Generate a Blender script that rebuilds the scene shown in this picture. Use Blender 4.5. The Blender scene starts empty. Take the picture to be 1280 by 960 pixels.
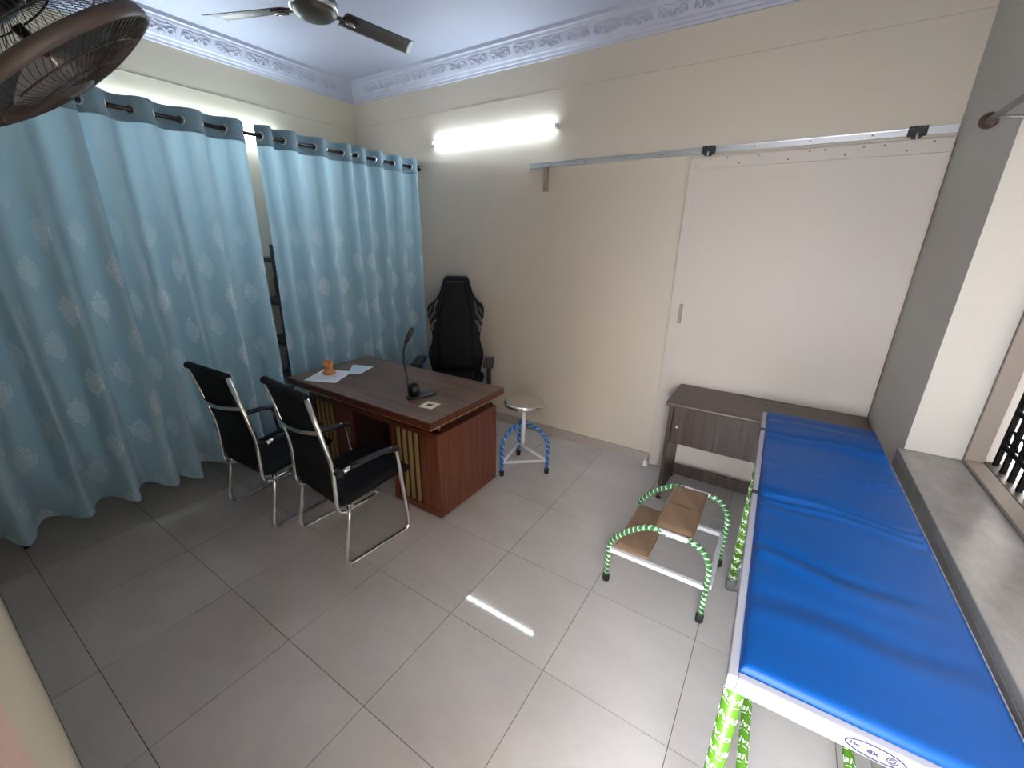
import bpy, math, random
from mathutils import Vector, Matrix
random.seed(7)
SC = bpy.context.scene
COL = SC.collection
PI = math.pi

# ------------------------------------------------------------------ camera, world, lights, exposure
cam_d = bpy.data.cameras.new('camera'); cam = bpy.data.objects.new('camera', cam_d); COL.objects.link(cam)
cam_d.sensor_fit = 'HORIZONTAL'; cam_d.sensor_width = 36.0
cam_d.lens = 520.317 / 1280 * 36.0
cam_d.clip_start = 0.004
CX = Vector((0.83910859, 0.54372328, 0.01617951))
CDN = Vector((0.18977209, -0.26473438, -0.94546404))
CF = Vector((-0.50978754, 0.79641742, -0.3253244))
m = Matrix.Identity(4)
for i in range(3):
    m[i][0] = CX[i]; m[i][1] = -CDN[i]; m[i][2] = -CF[i]
m.translation = (1.04496, -0.62765, 1.67791)
cam.matrix_world = m
SC.camera = cam

W = bpy.data.worlds.new('overcast_sky'); SC.world = W; W.use_nodes = True
bg = W.node_tree.nodes['Background']
bg.inputs[0].default_value = (0.93, 0.955, 1.0, 1); bg.inputs[1].default_value = 4.6
SC.view_settings.view_transform = 'Standard'; SC.view_settings.look = 'None'
SC.view_settings.gamma = 1.0; SC.view_settings.use_curve_mapping = False
SC.view_settings.exposure = 2.6
SC.cycles.max_bounces = 10; SC.cycles.diffuse_bounces = 6
TUBE_POWER = 13.0
TUBE_POWER_REAR = 23.0

# ------------------------------------------------------------------ room dimensions (metres)
XL, XR, YF, YB, ZC = -2.82, 1.60, -0.64, 2.483, 3.05
TH = 0.30

# ------------------------------------------------------------------ material helpers
class NT:
    def __init__(s, name):
        s.mat = bpy.data.materials.new(name); s.mat.use_nodes = True
        s.t = s.mat.node_tree; s.b = s.t.nodes['Principled BSDF']
    def n(s, typ, **kw):
        nd = s.t.nodes.new(typ)
        for k, v in kw.items(): setattr(nd, k, v)
        return nd
    def l(s, a, b): s.t.links.new(a, b)
    def math(s, op, a, b=None, c=None):
        nd = s.t.nodes.new('ShaderNodeMath'); nd.operation = op
        for i, v in enumerate((a, b, c)):
            if v is None: continue
            if isinstance(v, (int, float)): nd.inputs[i].default_value = v
            else: s.l(v, nd.inputs[i])
        return nd.outputs[0]
    def noise(s, vec, scale, detail=3, rough=0.5):
        nd = s.n('ShaderNodeTexNoise'); nd.inputs['Scale'].default_value = scale
        nd.inputs['Detail'].default_value = detail; nd.inputs['Roughness'].default_value = rough
        if vec is not None: s.l(vec, nd.inputs['Vector'])
        return nd.outputs[0]
    def mapped(s, vec, scale):
        nd = s.n('ShaderNodeMapping'); nd.inputs['Scale'].default_value = scale
        s.l(vec, nd.inputs[0]); return nd.outputs[0]
    def mix(s, fac, a, b):
        nd = s.n('ShaderNodeMix'); nd.data_type = 'RGBA'
        for sock, v in ((nd.inputs[0], fac), (nd.inputs[6], a), (nd.inputs[7], b)):
            if isinstance(v, tuple): sock.default_value = (*v, 1) if len(v) == 3 else v
            elif isinstance(v, (int, float)): sock.default_value = v
            else: s.l(v, sock)
        return nd.outputs[2]
    def ramp(s, fac, stops):
        nd = s.n('ShaderNodeValToRGB'); e = nd.color_ramp.elements
        while len(e) < len(stops): e.new(0.5)
        for i, (p, c) in enumerate(stops): e[i].position = p; e[i].color = (*c, 1)
        s.l(fac, nd.inputs[0]); return nd.outputs[0]
    def pos(s): return s.n('ShaderNodeNewGeometry').outputs['Position']
    def obj(s): return s.n('ShaderNodeTexCoord').outputs['Object']
    def uv(s): return s.n('ShaderNodeTexCoord').outputs['UV']
    def set(s, **kw):
        names = {'col': 'Base Color', 'rough': 'Roughness', 'metal': 'Metallic', 'spec': 'Specular IOR Level',
                 'coat': 'Coat Weight', 'coatr': 'Coat Roughness', 'sheen': 'Sheen Weight', 'trans': 'Transmission Weight', 'alpha': 'Alpha'}
        for k, v in kw.items():
            sk = s.b.inputs[names[k]]
            if isinstance(v, tuple): sk.default_value = (*v, 1)
            elif isinstance(v, (int, float)): sk.default_value = v
            else: s.l(v, sk)
        return s
    def bump(s, h, strength=0.2, dist=0.002):
        nd = s.n('ShaderNodeBump'); nd.inputs['Strength'].default_value = strength
        nd.inputs['Distance'].default_value = dist
        s.l(h, nd.inputs['Height']); s.l(nd.outputs[0], s.b.inputs['Normal'])

def plain(name, col, rough=0.5, metal=0.0, var=0.06, scale=9.0, bump=0.0, **kw):
    """a plain painted, plastic or metal surface with faint procedural mottling"""
    t = NT(name); nz = t.noise(t.obj(), scale, 3)
    d = tuple(max(0, c * (1 - var)) for c in col); u = tuple(min(1, c * (1 + var)) for c in col)
    t.set(col=t.mix(nz, d, u), rough=rough, metal=metal, **kw)
    if bump: t.bump(t.noise(t.obj(), 260, 2), bump, 0.001)
    return t.mat

def wall_paint(name, col, stain=(0.5, 0.47, 0.42)):
    t = NT(name); p = t.pos()
    big = t.noise(p, 1.3, 4, 0.6); sp = t.noise(p, 5.5, 5, 0.65)
    c = t.mix(big, tuple(v * 0.95 for v in col), tuple(min(1, v * 1.04) for v in col))
    spot = t.math('MULTIPLY', t.math('GREATER_THAN', sp, 0.74), 0.22)
    t.set(col=t.mix(spot, c, stain), rough=0.55, spec=0.3)
    t.bump(t.noise(p, 140, 3), 0.12, 0.001)
    return t.mat

def wood(name, dark, mid, light, axis, rough=0.4, scale=6.0, coat=0.0):
    t = NT(name); o = t.obj()
    sc = [scale * 3.4] * 3; sc[axis] = scale * 0.22
    st = t.mapped(o, tuple(sc)); g = t.noise(st, 1.6, 6, 0.65)
    sc2 = [scale * 14] * 3; sc2[axis] = scale * 0.5
    f = t.noise(t.mapped(o, tuple(sc2)), 1.5, 3, 0.6)
    v = t.math('ADD', t.math('MULTIPLY', g, 0.72), t.math('MULTIPLY', f, 0.28))
    t.set(col=t.ramp(v, [(0.33, dark), (0.5, mid), (0.68, light)]), rough=rough, coat=coat, coatr=0.2)
    t.bump(f, 0.12, 0.001)
    return t.mat

M = {}
M['wall'] = wall_paint('cream_wall_paint', (0.56, 0.49, 0.405))
M['wall_left'] = wall_paint('ivory_wall_paint', (0.64, 0.575, 0.44))
M['jamb'] = wall_paint('off_white_wall_paint', (0.44, 0.415, 0.375))
M['ceil'] = wall_paint('cool_white_ceiling_paint', (0.42, 0.435, 0.53), (0.35, 0.365, 0.44))
M['cornice'] = plain('cool_white_plaster', (0.45, 0.46, 0.545), 0.6)
M['crease'] = plain('grey_wall_crack', (0.38, 0.33, 0.27), 0.8)
M['door'] = wall_paint('cream_door_laminate', (0.54, 0.475, 0.425), (0.5, 0.44, 0.37))
M['pink'] = plain('pale_pink_paint', (0.72, 0.50, 0.42), 0.55)
M['alu'] = plain('brushed_aluminium', (0.62, 0.63, 0.66), 0.35, 0.9)
M['chrome'] = plain('polished_chrome', (0.80, 0.79, 0.78), 0.22, 1.0, 0.03)
M['capmetal'] = plain('brushed_bright_metal', (0.85, 0.84, 0.83), 0.4, 0.1, 0.03)
M['steel'] = plain('polished_steel', (0.72, 0.70, 0.66), 0.1, 1.0, 0.03)
M['screw'] = plain('dark_screw_steel', (0.10, 0.09, 0.08), 0.5, 0.6)
M['black'] = plain('matt_black_plastic', (0.012, 0.012, 0.013), 0.5)
M['blackgloss'] = plain('satin_black_plastic', (0.010, 0.010, 0.012), 0.28)
M['iron'] = plain('black_painted_iron', (0.004, 0.004, 0.005), 0.8, spec=0.06)
M['rubber'] = plain('black_rubber', (0.012, 0.011, 0.011), 0.7)
M['greyrubber'] = plain('grey_rubber', (0.13, 0.13, 0.15), 0.7)
M['white'] = plain('white_powder_coat', (0.72, 0.72, 0.77), 0.35, 0, 0.03)
M['dimmed_white'] = plain('darkened_white_frame_enamel', (0.32, 0.32, 0.365), 0.45, 0, 0.03)  # white paint darkened to offset the strong doorway light on the couch frame
M['whiteplastic'] = plain('white_plastic', (0.8, 0.79, 0.8), 0.4)
M['brass'] = plain('gold_trim', (0.55, 0.40, 0.16), 0.3, 0.85)
M['goldslat'] = plain('gold_laminate_slat', (0.40, 0.28, 0.105), 0.35, 0.5)
M['plate'] = plain('cream_metal_plate', (0.74, 0.70, 0.52), 0.4)
M['fanbrown'] = plain('taupe_fan_plastic', (0.085, 0.066, 0.055), 0.4)
M['fanwire'] = plain('dark_brown_fan_wire', (0.065, 0.05, 0.043), 0.4, 0.3)
M['fanblade'] = plain('smoky_fan_blade', (0.75, 0.72, 0.70), 0.3, trans=0.85)
M['fanblade'].node_tree.nodes['Principled BSDF'].inputs['IOR'].default_value = 1.08
M['cfan'] = plain('brown_metallic_fan_enamel', (0.12, 0.10, 0.088), 0.42, 0.5)
M['cfandark'] = plain('dark_brown_fan_enamel', (0.055, 0.02, 0.014), 0.35)
M['rod'] = plain('dark_bronze_rod', (0.055, 0.045, 0.042), 0.22, 0.85)
M['rodwood'] = plain('brown_rod_finial', (0.05, 0.022, 0.014), 0.3)
M['rodgrey'] = plain('grey_metal_rod', (0.22, 0.20, 0.19), 0.4, 0.5)
M['paper'] = plain('white_paper', (0.80, 0.80, 0.86), 0.8, 0, 0.02)
M['bluepaper'] = plain('pale_blue_leaflet', (0.55, 0.66, 0.74), 0.7, 0, 0.1, 60)
M['print'] = plain('grey_print', (0.38, 0.38, 0.45), 0.8)
M['orange'] = plain('orange_carved_wood', (0.56, 0.22, 0.065), 0.5, 0, 0.25, 60)
M['tan'] = plain('tan_vinyl', (0.235, 0.145, 0.085), 0.45, 0, 0.1, 14, 0.15)
M['seam'] = plain('dark_tan_seam', (0.09, 0.055, 0.035), 0.6)
M['taupewood'] = plain('greyed_brown_wood', (0.32, 0.24, 0.19), 0.5)
M['frame'] = plain('beige_window_frame', (0.20, 0.165, 0.14), 0.6)
M['track'] = plain('dark_sliding_track', (0.05, 0.047, 0.045), 0.5)
M['outwall'] = plain('weathered_outer_plaster', (0.66, 0.60, 0.54), 0.8, 0, 0.2, 2.5)
M['paving'] = plain('grey_paving', (0.17, 0.16, 0.15), 0.7, 0, 0.15, 3)
M['skirt'] = plain('beige_skirting_tile', (0.36, 0.31, 0.275), 0.25, 0, 0.1, 5)
M['grout'] = plain('dark_grout', (0.10, 0.08, 0.068), 0.8)
M['logo'] = plain('navy_print', (0.02, 0.02, 0.06), 0.5)
M['lettering'] = plain('white_lettering', (0.85, 0.88, 0.85), 0.4)
M['wrapgreen'] = plain('bright_green_plastic_wrap', (0.075, 0.225, 0.008), 0.35, 0, 0.25, 18)
M['chairleather'] = plain('black_leatherette', (0.005, 0.005, 0.006), 0.6, 0, 0.2, 30, 0.2, spec=0.18)
M['chairgrey'] = plain('grey_leatherette_stripe', (0.075, 0.075, 0.082), 0.5)
M['rack'] = plain('dark_rack_steel', (0.018, 0.02, 0.024), 0.5)
M['boxblue'] = plain('blue_carton', (0.03, 0.05, 0.13), 0.6)
M['boxbrown'] = plain('brown_carton', (0.14, 0.075, 0.04), 0.7)
M['boxgreen'] = plain('dull_green_bundle', (0.04, 0.065, 0.045), 0.7)
M['desktop'] = wood('dark_walnut_desktop', (0.080, 0.042, 0.028), (0.150, 0.085, 0.060), (0.235, 0.145, 0.108), 0, 0.3)
M['deskedge'] = wood('red_mahogany_edge', (0.05, 0.011, 0.005), (0.080, 0.018, 0.008), (0.11, 0.03, 0.013), 0, 0.35)
M['deskbody'] = wood('red_mahogany_panel', (0.060, 0.014, 0.006), (0.120, 0.031, 0.014), (0.19, 0.060, 0.030), 2, 0.38)
M['deskdark'] = plain('dark_brown_recess', (0.022, 0.011, 0.008), 0.5)
M['sidewood'] = wood('dark_oak_laminate', (0.040, 0.024, 0.017), (0.085, 0.055, 0.042), (0.14, 0.096, 0.075), 0, 0.4)
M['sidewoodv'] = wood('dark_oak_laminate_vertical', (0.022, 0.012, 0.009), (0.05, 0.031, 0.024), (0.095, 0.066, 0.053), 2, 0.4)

def floor_mat():
    t = NT('polished_beige_porcelain'); p = t.pos()
    a = t.noise(t.mapped(p, (1.2, 2.2, 1)), 1.7, 6, 0.62); b = t.noise(p, 30, 3, 0.5)
    v = t.math('ADD', t.math('MULTIPLY', a, 0.85), t.math('MULTIPLY', b, 0.15))
    rnd = t.n('ShaderNodeObjectInfo').outputs['Random']
    v = t.math('ADD', v, t.math('MULTIPLY', t.math('SUBTRACT', rnd, 0.5), 0.07))
    c = t.ramp(v, [(0.3, (0.455, 0.428, 0.415)), (0.5, (0.505, 0.478, 0.465)), (0.72, (0.55, 0.52, 0.505))])
    t.set(col=c, rough=0.045, spec=0.5)
    t.bump(t.noise(p, 3.0, 2), 0.02, 0.002)
    return t.mat
M['tile'] = floor_mat()

def marble():
    t = NT('grey_white_marble'); p = t.pos()
    w = t.noise(t.mapped(p, (6, 3, 3)), 1.5, 6, 0.7)
    t.set(col=t.ramp(w, [(0.3, (0.125, 0.122, 0.118)), (0.5, (0.17, 0.165, 0.16)), (0.7, (0.225, 0.22, 0.215))]), rough=0.25)
    return t.mat
M['marble'] = marble()

def mesh_fabric():
    t = NT('black_mesh_fabric'); o = t.obj()
    w = t.noise(t.mapped(o, (300, 300, 300)), 1.0, 2)
    t.set(col=t.mix(w, (0.008, 0.008, 0.009), (0.012, 0.012, 0.013)), rough=0.7, spec=0.15)
    t.bump(w, 0.3, 0.001); return t.mat
M['mesh'] = mesh_fabric()

def vinyl_blue():
    t = NT('royal_blue_vinyl'); o = t.obj()
    n1 = t.noise(o, 3, 3); n2 = t.noise(t.mapped(o, (2, 14, 4)), 2.0, 4, 0.55)
    t.set(col=t.mix(n1, (0.0004, 0.050, 0.22), (0.0005, 0.063, 0.27)), rough=0.42, spec=0.22)
    t.bump(t.math('ADD', t.math('MULTIPLY', n2, 1.0), t.math('MULTIPLY', t.noise(o, 400, 2), 0.05)), 0.25, 0.006)
    return t.mat
M['vinyl'] = vinyl_blue()

def wrap_mat(name, base, white, period, slant, fill):
    """film wound around a tube in bands: UV.x runs along the tube in metres, UV.y once round it"""
    t = NT(name); sep = t.n('ShaderNodeSeparateXYZ'); t.l(t.uv(), sep.inputs[0])
    u, v = sep.outputs[0], sep.outputs[1]
    nz = t.noise(t.mapped(t.uv(), (60, 4, 1)), 1.0, 3)
    ph = t.math('ADD', t.math('DIVIDE', u, period), t.math('MULTIPLY', v, slant))
    ph = t.math('ADD', ph, t.math('MULTIPLY', t.math('SUBTRACT', nz, 0.5), 0.95))
    fr = t.math('FRACT', ph)
    mk = t.math('LESS_THAN', fr, fill)
    c = t.mix(t.noise(t.mapped(t.uv(), (90, 6, 1)), 1.0, 2), tuple(x * 0.6 for x in base), tuple(min(1, x * 1.35) for x in base))
    t.set(col=t.mix(mk, c, white), rough=0.28)
    return t.mat
M['hoopwrap'] = wrap_mat('green_white_banded_wrap', (0.035, 0.17, 0.04), (0.62, 0.78, 0.62), 0.027, 1.0, 0.33)
M['bluewrap'] = wrap_mat('blue_flecked_wrap', (0.008, 0.11, 0.40), (0.30, 0.52, 0.78), 0.045, 2.0, 0.22)

def curtain_mat(name, base, motif_on, transl):
    t = NT(name)
    sep = t.n('ShaderNodeSeparateXYZ'); t.l(t.uv(), sep.inputs[0])
    u, v = sep.outputs[0], sep.outputs[1]
    A_, B_ = 0.32, 0.373
    wob = t.math('MULTIPLY', t.math('SUBTRACT', t.noise(t.mapped(t.uv(), (55, 55, 1)), 1.0, 3), 0.5), 0.75)
    def motif(off):
        px = t.math('MULTIPLY', t.math('SUBTRACT', t.math('FRACT', t.math('ADD', t.math('DIVIDE', u, A_), off)), 0.5), A_ / 0.056)
        py = t.math('MULTIPLY', t.math('SUBTRACT', t.math('FRACT', t.math('ADD', t.math('DIVIDE', v, B_), off)), 0.5), B_ / 0.084)
        ax = t.math('ABSOLUTE', px)
        # an inverted drop: widest a little above the middle
        wd = t.math('ADD', 1.0, t.math('MULTIPLY', py, 0.12))
        ax = t.math('DIVIDE', ax, t.math('MAXIMUM', wd, 0.3))
        d = t.math('POWER', t.math('ADD', t.math('POWER', ax, 1.4), t.math('POWER', t.math('ABSOLUTE', py), 1.4)), 1 / 1.4)
        th = t.math('ARCTAN2', py, ax)
        lobes = t.math('COSINE', t.math('MULTIPLY', th, 10.0))
        d2 = t.math('ADD', t.math('ADD', d, t.math('MULTIPLY', lobes, 0.07)), t.math('MULTIPLY', wob, 0.35))
        inside = t.math('LESS_THAN', d2, 0.93)
        ringsv = t.math('SINE', t.math('ADD', t.math('MULTIPLY', t.math('ADD', d, t.math('MULTIPLY', wob, 0.3)), 24.0), t.math('MULTIPLY', t.math('COSINE', t.math('MULTIPLY', th, 6.0)), 2.6)))
        lace = t.math('ADD', t.math('MULTIPLY', t.math('GREATER_THAN', ringsv, -0.1), 0.82), 0.18)
        return t.math('MULTIPLY', inside, lace)
    weave = t.noise(t.mapped(t.uv(), (900, 250, 1)), 1.0, 2)
    c = t.mix(weave, tuple(x * 0.93 for x in base), tuple(min(1, x * 1.06) for x in base))
    rough = 0.5
    if motif_on:
        mk = t.math('MAXIMUM', motif(0.0), motif(0.5))
        fade = t.n('ShaderNodeMapRange'); t.l(v, fade.inputs[0])
        fade.inputs[1].default_value = 1.95; fade.inputs[2].default_value = 1.45
        big = t.noise(t.mapped(t.uv(), (3.0, 1.2, 1)), 1.0, 2)
        mk = t.math('MULTIPLY', mk, fade.outputs[0])
        mk = t.math('MULTIPLY', mk, t.math('MULTIPLY', big, 1.1))
        c = t.mix(mk, c, (0.90, 0.93, 0.97))
        rough = t.math('SUBTRACT', 0.5, t.math('MULTIPLY', mk, 0.25))
    t.set(col=c, rough=rough, sheen=0.25, spec=0.35)
    t.bump(weave, 0.08, 0.001)
    tr = t.n('ShaderNodeBsdfTranslucent'); t.l(c, tr.inputs[0])
    mx = t.n('ShaderNodeMixShader'); mx.inputs[0].default_value = transl
    out = t.t.nodes['Material Output']
    t.l(t.b.outputs[0], mx.inputs[1]); t.l(tr.outputs[0], mx.inputs[2]); t.l(mx.outputs[0], out.inputs[0])
    return t.mat
M['curtain'] = curtain_mat('aqua_damask_satin', (0.40, 0.585, 0.685), True, 0.40)
M['header'] = curtain_mat('slate_blue_doubled_cloth', (0.21, 0.345, 0.43), False, 0.14)

def glow(name, col, strength):
    t = NT(name); t.set(col=(0.9, 0.9, 0.9), rough=0.4)
    t.b.inputs['Emission Color'].default_value = (*col, 1); t.b.inputs['Emission Strength'].default_value = strength
    return t.mat

# ------------------------------------------------------------------ mesh helpers
class MB:
    """collects vertices and faces, then links them as one mesh object"""
    def __init__(s): s.v = []; s.f = []; s.sm = []; s.mi = []; s.uv = []; s.cur = 0
    def add(s, vs, fs, smooth=False, uvs=None):
        o = len(s.v); s.v += [tuple(p) for p in vs]
        for f in fs:
            s.f.append(tuple(o + i for i in f)); s.sm.append(smooth); s.mi.append(s.cur)
            s.uv.append([uvs[i] for i in f] if uvs and not isinstance(uvs, dict) else (uvs[tuple(f)] if uvs else [(0, 0)] * len(f)))
        return s
    def box(s, x0, x1, y0, y1, z0, z1, mat=None):
        vs = [(x, y, z) for z in (z0, z1) for y in (y0, y1) for x in (x0, x1)]
        if mat is not None: vs = [mat @ Vector(p) for p in vs]
        return s.add(vs, [(0, 2, 3, 1), (4, 5, 7, 6), (0, 1, 5, 4), (2, 6, 7, 3), (0, 4, 6, 2), (1, 3, 7, 5)])
    def prism(s, pts, z0, z1, mat=None, smooth=False):
        n = len(pts); vs = [(x, y, z0) for x, y in pts] + [(x, y, z1) for x, y in pts]
        if mat is not None: vs = [mat @ Vector(p) for p in vs]
        s.add(vs, [tuple(range(n))[::-1], tuple(range(n, 2 * n))])
        o = len(s.v) - 2 * n
        for i in range(n):
            j = (i + 1) % n
            s.f.append((o + i, o + j, o + n + j, o + n + i)); s.sm.append(smooth); s.mi.append(s.cur); s.uv.append([(0, 0)] * 4)
        return s
    def lathe(s, prof, n=24, mat=None, smooth=True):
        """prof: (r, z) from bottom to top round the z axis"""
        vs = []; fs = []
        for r, z in prof:
            for k in range(n):
                a = 2 * PI * k / n; vs.append(Vector((max(r, 1e-5) * math.cos(a), max(r, 1e-5) * math.sin(a), z)))
        if mat is not None: vs = [mat @ p for p in vs]
        for i in range(len(prof) - 1):
            for k in range(n):
                k2 = (k + 1) % n
                fs.append((i * n + k, i * n + k2, (i + 1) * n + k2, (i + 1) * n + k))
        fs.append(tuple(range(n))[::-1]); fs.append(tuple((len(prof) - 1) * n + k for k in range(n)))
        return s.add(vs, fs, smooth)
    def tube(s, pts, r, n=10, closed=False, smooth=True):
        pts = [Vector(p) for p in pts]; N = len(pts)
        rr = r if isinstance(r, (list, tuple)) else [r] * N
        tang = []
        for i in range(N):
            a = pts[(i - 1) % N] if (closed or i) else pts[i]; b = pts[(i + 1) % N] if (closed or i < N - 1) else pts[i]
            t = (b - a); tang.append(t.normalized() if t.length > 1e-9 else Vector((0, 0, 1)))
        ref = Vector((0, 0, 1)) if abs(tang[0].z) < 0.9 else Vector((0, 1, 0))
        u = (ref - tang[0] * ref.dot(tang[0])).normalized()
        vs = []; uvs = []; L = 0
        for i in range(N):
            if i: L += (pts[i] - pts[i - 1]).length
            u = (u - tang[i] * u.dot(tang[i])).normalized(); w = tang[i].cross(u)
            for k in range(n):
                a = 2 * PI * k / n
                vs.append(pts[i] + (u * math.cos(a) + w * math.sin(a)) * rr[i]); uvs.append((L, k / n))
        fs = []; fuv = []
        rows = N if closed else N - 1
        o = len(s.v); s.v += [tuple(p) for p in vs]
        for i in range(rows):
            i2 = (i + 1) % N
            for k in range(n):
                k2 = (k + 1) % n
                s.f.append((o + i * n + k, o + i * n + k2, o + i2 * n + k2, o + i2 * n + k)); s.sm.append(smooth); s.mi.append(s.cur)
                ua = uvs[i * n][0]; ub = uvs[i2 * n][0] if i2 else ua + 0.01
                s.uv.append([(ua, k / n), (ua, (k + 1) / n), (ub, (k + 1) / n), (ub, k / n)])
        if not closed:
            for base, rev in ((0, True), ((N - 1) * n, False)):
                f = tuple(o + base + k for k in range(n)); s.f.append(f[::-1] if rev else f)
                s.sm.append(False); s.mi.append(s.cur); s.uv.append([(0, 0)] * n)
        return s
    def grid(s, fn, nu, nv, smooth=True, uvfn=None):
        vs = [fn(i / nu, j / nv) for j in range(nv + 1) for i in range(nu + 1)]
        uvs = [uvfn(i / nu, j / nv) for j in range(nv + 1) for i in range(nu + 1)] if uvfn else None
        fs = [(j * (nu + 1) + i, j * (nu + 1) + i + 1, (j + 1) * (nu + 1) + i + 1, (j + 1) * (nu + 1) + i) for j in range(nv) for i in range(nu)]
        return s.add(vs, fs, smooth, uvs)
    def mesh(s, name, mats):
        me = bpy.data.meshes.new(name); me.from_pydata(s.v, [], s.f)
        for mt in (mats if isinstance(mats, (list, tuple)) else [mats]): me.materials.append(mt)
        me.polygons.foreach_set('use_smooth', s.sm); me.polygons.foreach_set('material_index', s.mi)
        lay = me.uv_layers.new(name='UVMap'); flat = []
        for q in s.uv:
            for a, b in q: flat += [a, b]
        lay.data.foreach_set('uv', flat)
        me.update(); return me
    def build(s, name, mats, parent=None, bevel=0.0, seg=2, loc=None):
        o = bpy.data.objects.new(name, s.mesh(name, mats)); COL.objects.link(o)
        if parent is not None: o.parent = parent
        if loc: o.location = loc
        if bevel:
            b = o.modifiers.new('bevel', 'BEVEL'); b.width = bevel; b.segments = seg; b.limit_method = 'ANGLE'; b.angle_limit = 0.6
            b.harden_normals = False
        return o

def tag(o, label, cat, group=None, kind=None):
    if label: o['label'] = label
    if cat: o['category'] = cat
    if group: o['group'] = group
    if kind: o['kind'] = kind
    return o
def thing(name, label, cat, loc=(0, 0, 0), rz=0, group=None, kind=None):
    o = bpy.data.objects.new(name, None); COL.objects.link(o); o.empty_display_size = 0.05
    o.location = loc; o.rotation_euler = (0, 0, rz)
    return tag(o, label, cat, group, kind)
def piece(name, me, parent, loc=(0, 0, 0), rot=(0, 0, 0), mat=None):
    o = bpy.data.objects.new(name, me); COL.objects.link(o); o.parent = parent
    if mat is not None: o.matrix_local = mat
    else: o.location = loc; o.rotation_euler = rot
    return o
def copy_tree(o, parent=None):
    c = o.copy(); COL.objects.link(c)
    if parent is not None: c.parent = parent
    for ch in list(o.children): copy_tree(ch, c)
    return c
def catmull(pts, sub=6, closed=False):
    P = [Vector(p) for p in pts]; N = len(P); out = []
    rng = N if closed else N - 1
    for i in range(rng):
        p0 = P[(i - 1) % N] if (closed or i) else P[0]; p1 = P[i]; p2 = P[(i + 1) % N]
        p3 = P[(i + 2) % N] if (closed or i < N - 2) else P[-1]
        for k in range(sub):
            t = k / sub
            out.append(0.5 * ((2 * p1) + (p2 - p0) * t + (2 * p0 - 5 * p1 + 4 * p2 - p3) * t * t + (3 * p1 - p0 - 3 * p2 + p3) * t ** 3))
    if not closed: out.append(P[-1])
    return out
def fillet(pts, rad, sub=6):
    """polyline with its corners rounded"""
    P = [Vector(p) for p in pts]; out = [P[0]]
    for i in range(1, len(P) - 1):
        a, b, c = P[i - 1], P[i], P[i + 1]
        r = rad[i - 1] if isinstance(rad, (list, tuple)) else rad
        r = min(r, (a - b).length * 0.49, (c - b).length * 0.49)
        s_, e_ = b + (a - b).normalized() * r, b + (c - b).normalized() * r
        for k in range(sub + 1):
            t = k / sub; out.append((1 - t) ** 2 * s_ + 2 * t * (1 - t) * b + t * t * e_)
    out.append(P[-1]); return out
def frame_mat(origin, z, xhint=(1, 0, 0)):
    z = Vector(z).normalized(); x = Vector(xhint); x = (x - z * x.dot(z)).normalized(); y = z.cross(x)
    mm = Matrix.Identity(4)
    for i in range(3): mm[i][0] = x[i]; mm[i][1] = y[i]; mm[i][2] = z[i]
    mm.translation = origin; return mm
def text_mesh(body, size, depth=0.0, shear=0.0, bold=0.0):
    cu = bpy.data.curves.new('text', 'FONT'); cu.body = body; cu.size = size; cu.align_x = 'CENTER'; cu.align_y = 'CENTER'
    cu.extrude = depth; cu.shear = shear; cu.offset = bold; cu.resolution_u = 3
    o = bpy.data.objects.new('text', cu); COL.objects.link(o)
    bpy.context.view_layer.update()
    me = bpy.data.meshes.new_from_object(o.evaluated_get(bpy.context.evaluated_depsgraph_get()))
    bpy.data.objects.remove(o); bpy.data.curves.remove(cu)
    return [v.co.copy() for v in me.vertices], [tuple(p.vertices) for p in me.polygons], me

# ------------------------------------------------------------------ setting: floor
TS = 0.5
fl = MB().box(XL - TH, XR + TH, YF - TH, YB + TH, -0.06, -0.0035).build('floor', M['grout'])
tag(fl, 'polished beige grey tiled floor of the room', 'floor', kind='structure')
full = MB().box(-TS / 2 + .0014, TS / 2 - .0014, -TS / 2 + .0014, TS / 2 - .0014, -0.012, 0.0).mesh('tile', M['tile'])
ix0, ix1 = math.floor(XL / TS), math.ceil(XR / TS); iy0, iy1 = math.floor(YF / TS), math.ceil(YB / TS)
for i in range(ix0, ix1):
    for j in range(iy0, iy1):
        x0, x1, y0, y1 = i * TS, (i + 1) * TS, j * TS, (j + 1) * TS
        a0, a1, b0, b1 = max(x0, XL), min(x1, XR), max(y0, YF), min(y1, YB)
        if (a1 - a0) > TS - 1e-4 and (b1 - b0) > TS - 1e-4:
            piece('tile', full, fl, ((x0 + x1) / 2, (y0 + y1) / 2, 0))
        else:
            g = .0014
            if a1 - a0 < 0.01 or b1 - b0 < 0.01: continue
            MB().box(a0 + g, a1 - g, b0 + g, b1 - g, -0.012, 0).build('tile', M['tile'], fl)
# doorway threshold behind the camera
# ------------------------------------------------------------------ setting: walls, ceiling
def structure(o, label, cat): return tag(o, label, cat, kind='structure')
wb = MB().box(XL - TH, XR + TH, YB, YB + TH, 0, ZC + .1).build('wall_back', M['wall'])
structure(wb, 'cream wall with the tube light and the sliding door', 'wall')
wl = MB().box(XL - TH, XL, YF - TH, YB, 0, ZC + .1).build('wall_left', M['wall_left'])
structure(wl, 'ivory wall behind the blue curtains', 'wall')
# right wall with the window recess
WY0, WY1, WZ0, WZ1 = -0.30, 1.645, 0.83, 2.16
wr = MB()
wr.box(XR, XR + TH, WY1, YB, 0, ZC + .1); wr.box(XR, XR + TH, YF - TH, WY0, 0, ZC + .1)
wr.box(XR, XR + TH, WY0, WY1, 0, WZ0); wr.box(XR, XR + TH, WY0, WY1, WZ1, ZC + .1)
wr = wr.build('wall_right', M['jamb']); structure(wr, 'off white wall with the barred window beside the blue couch', 'wall')
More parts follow.
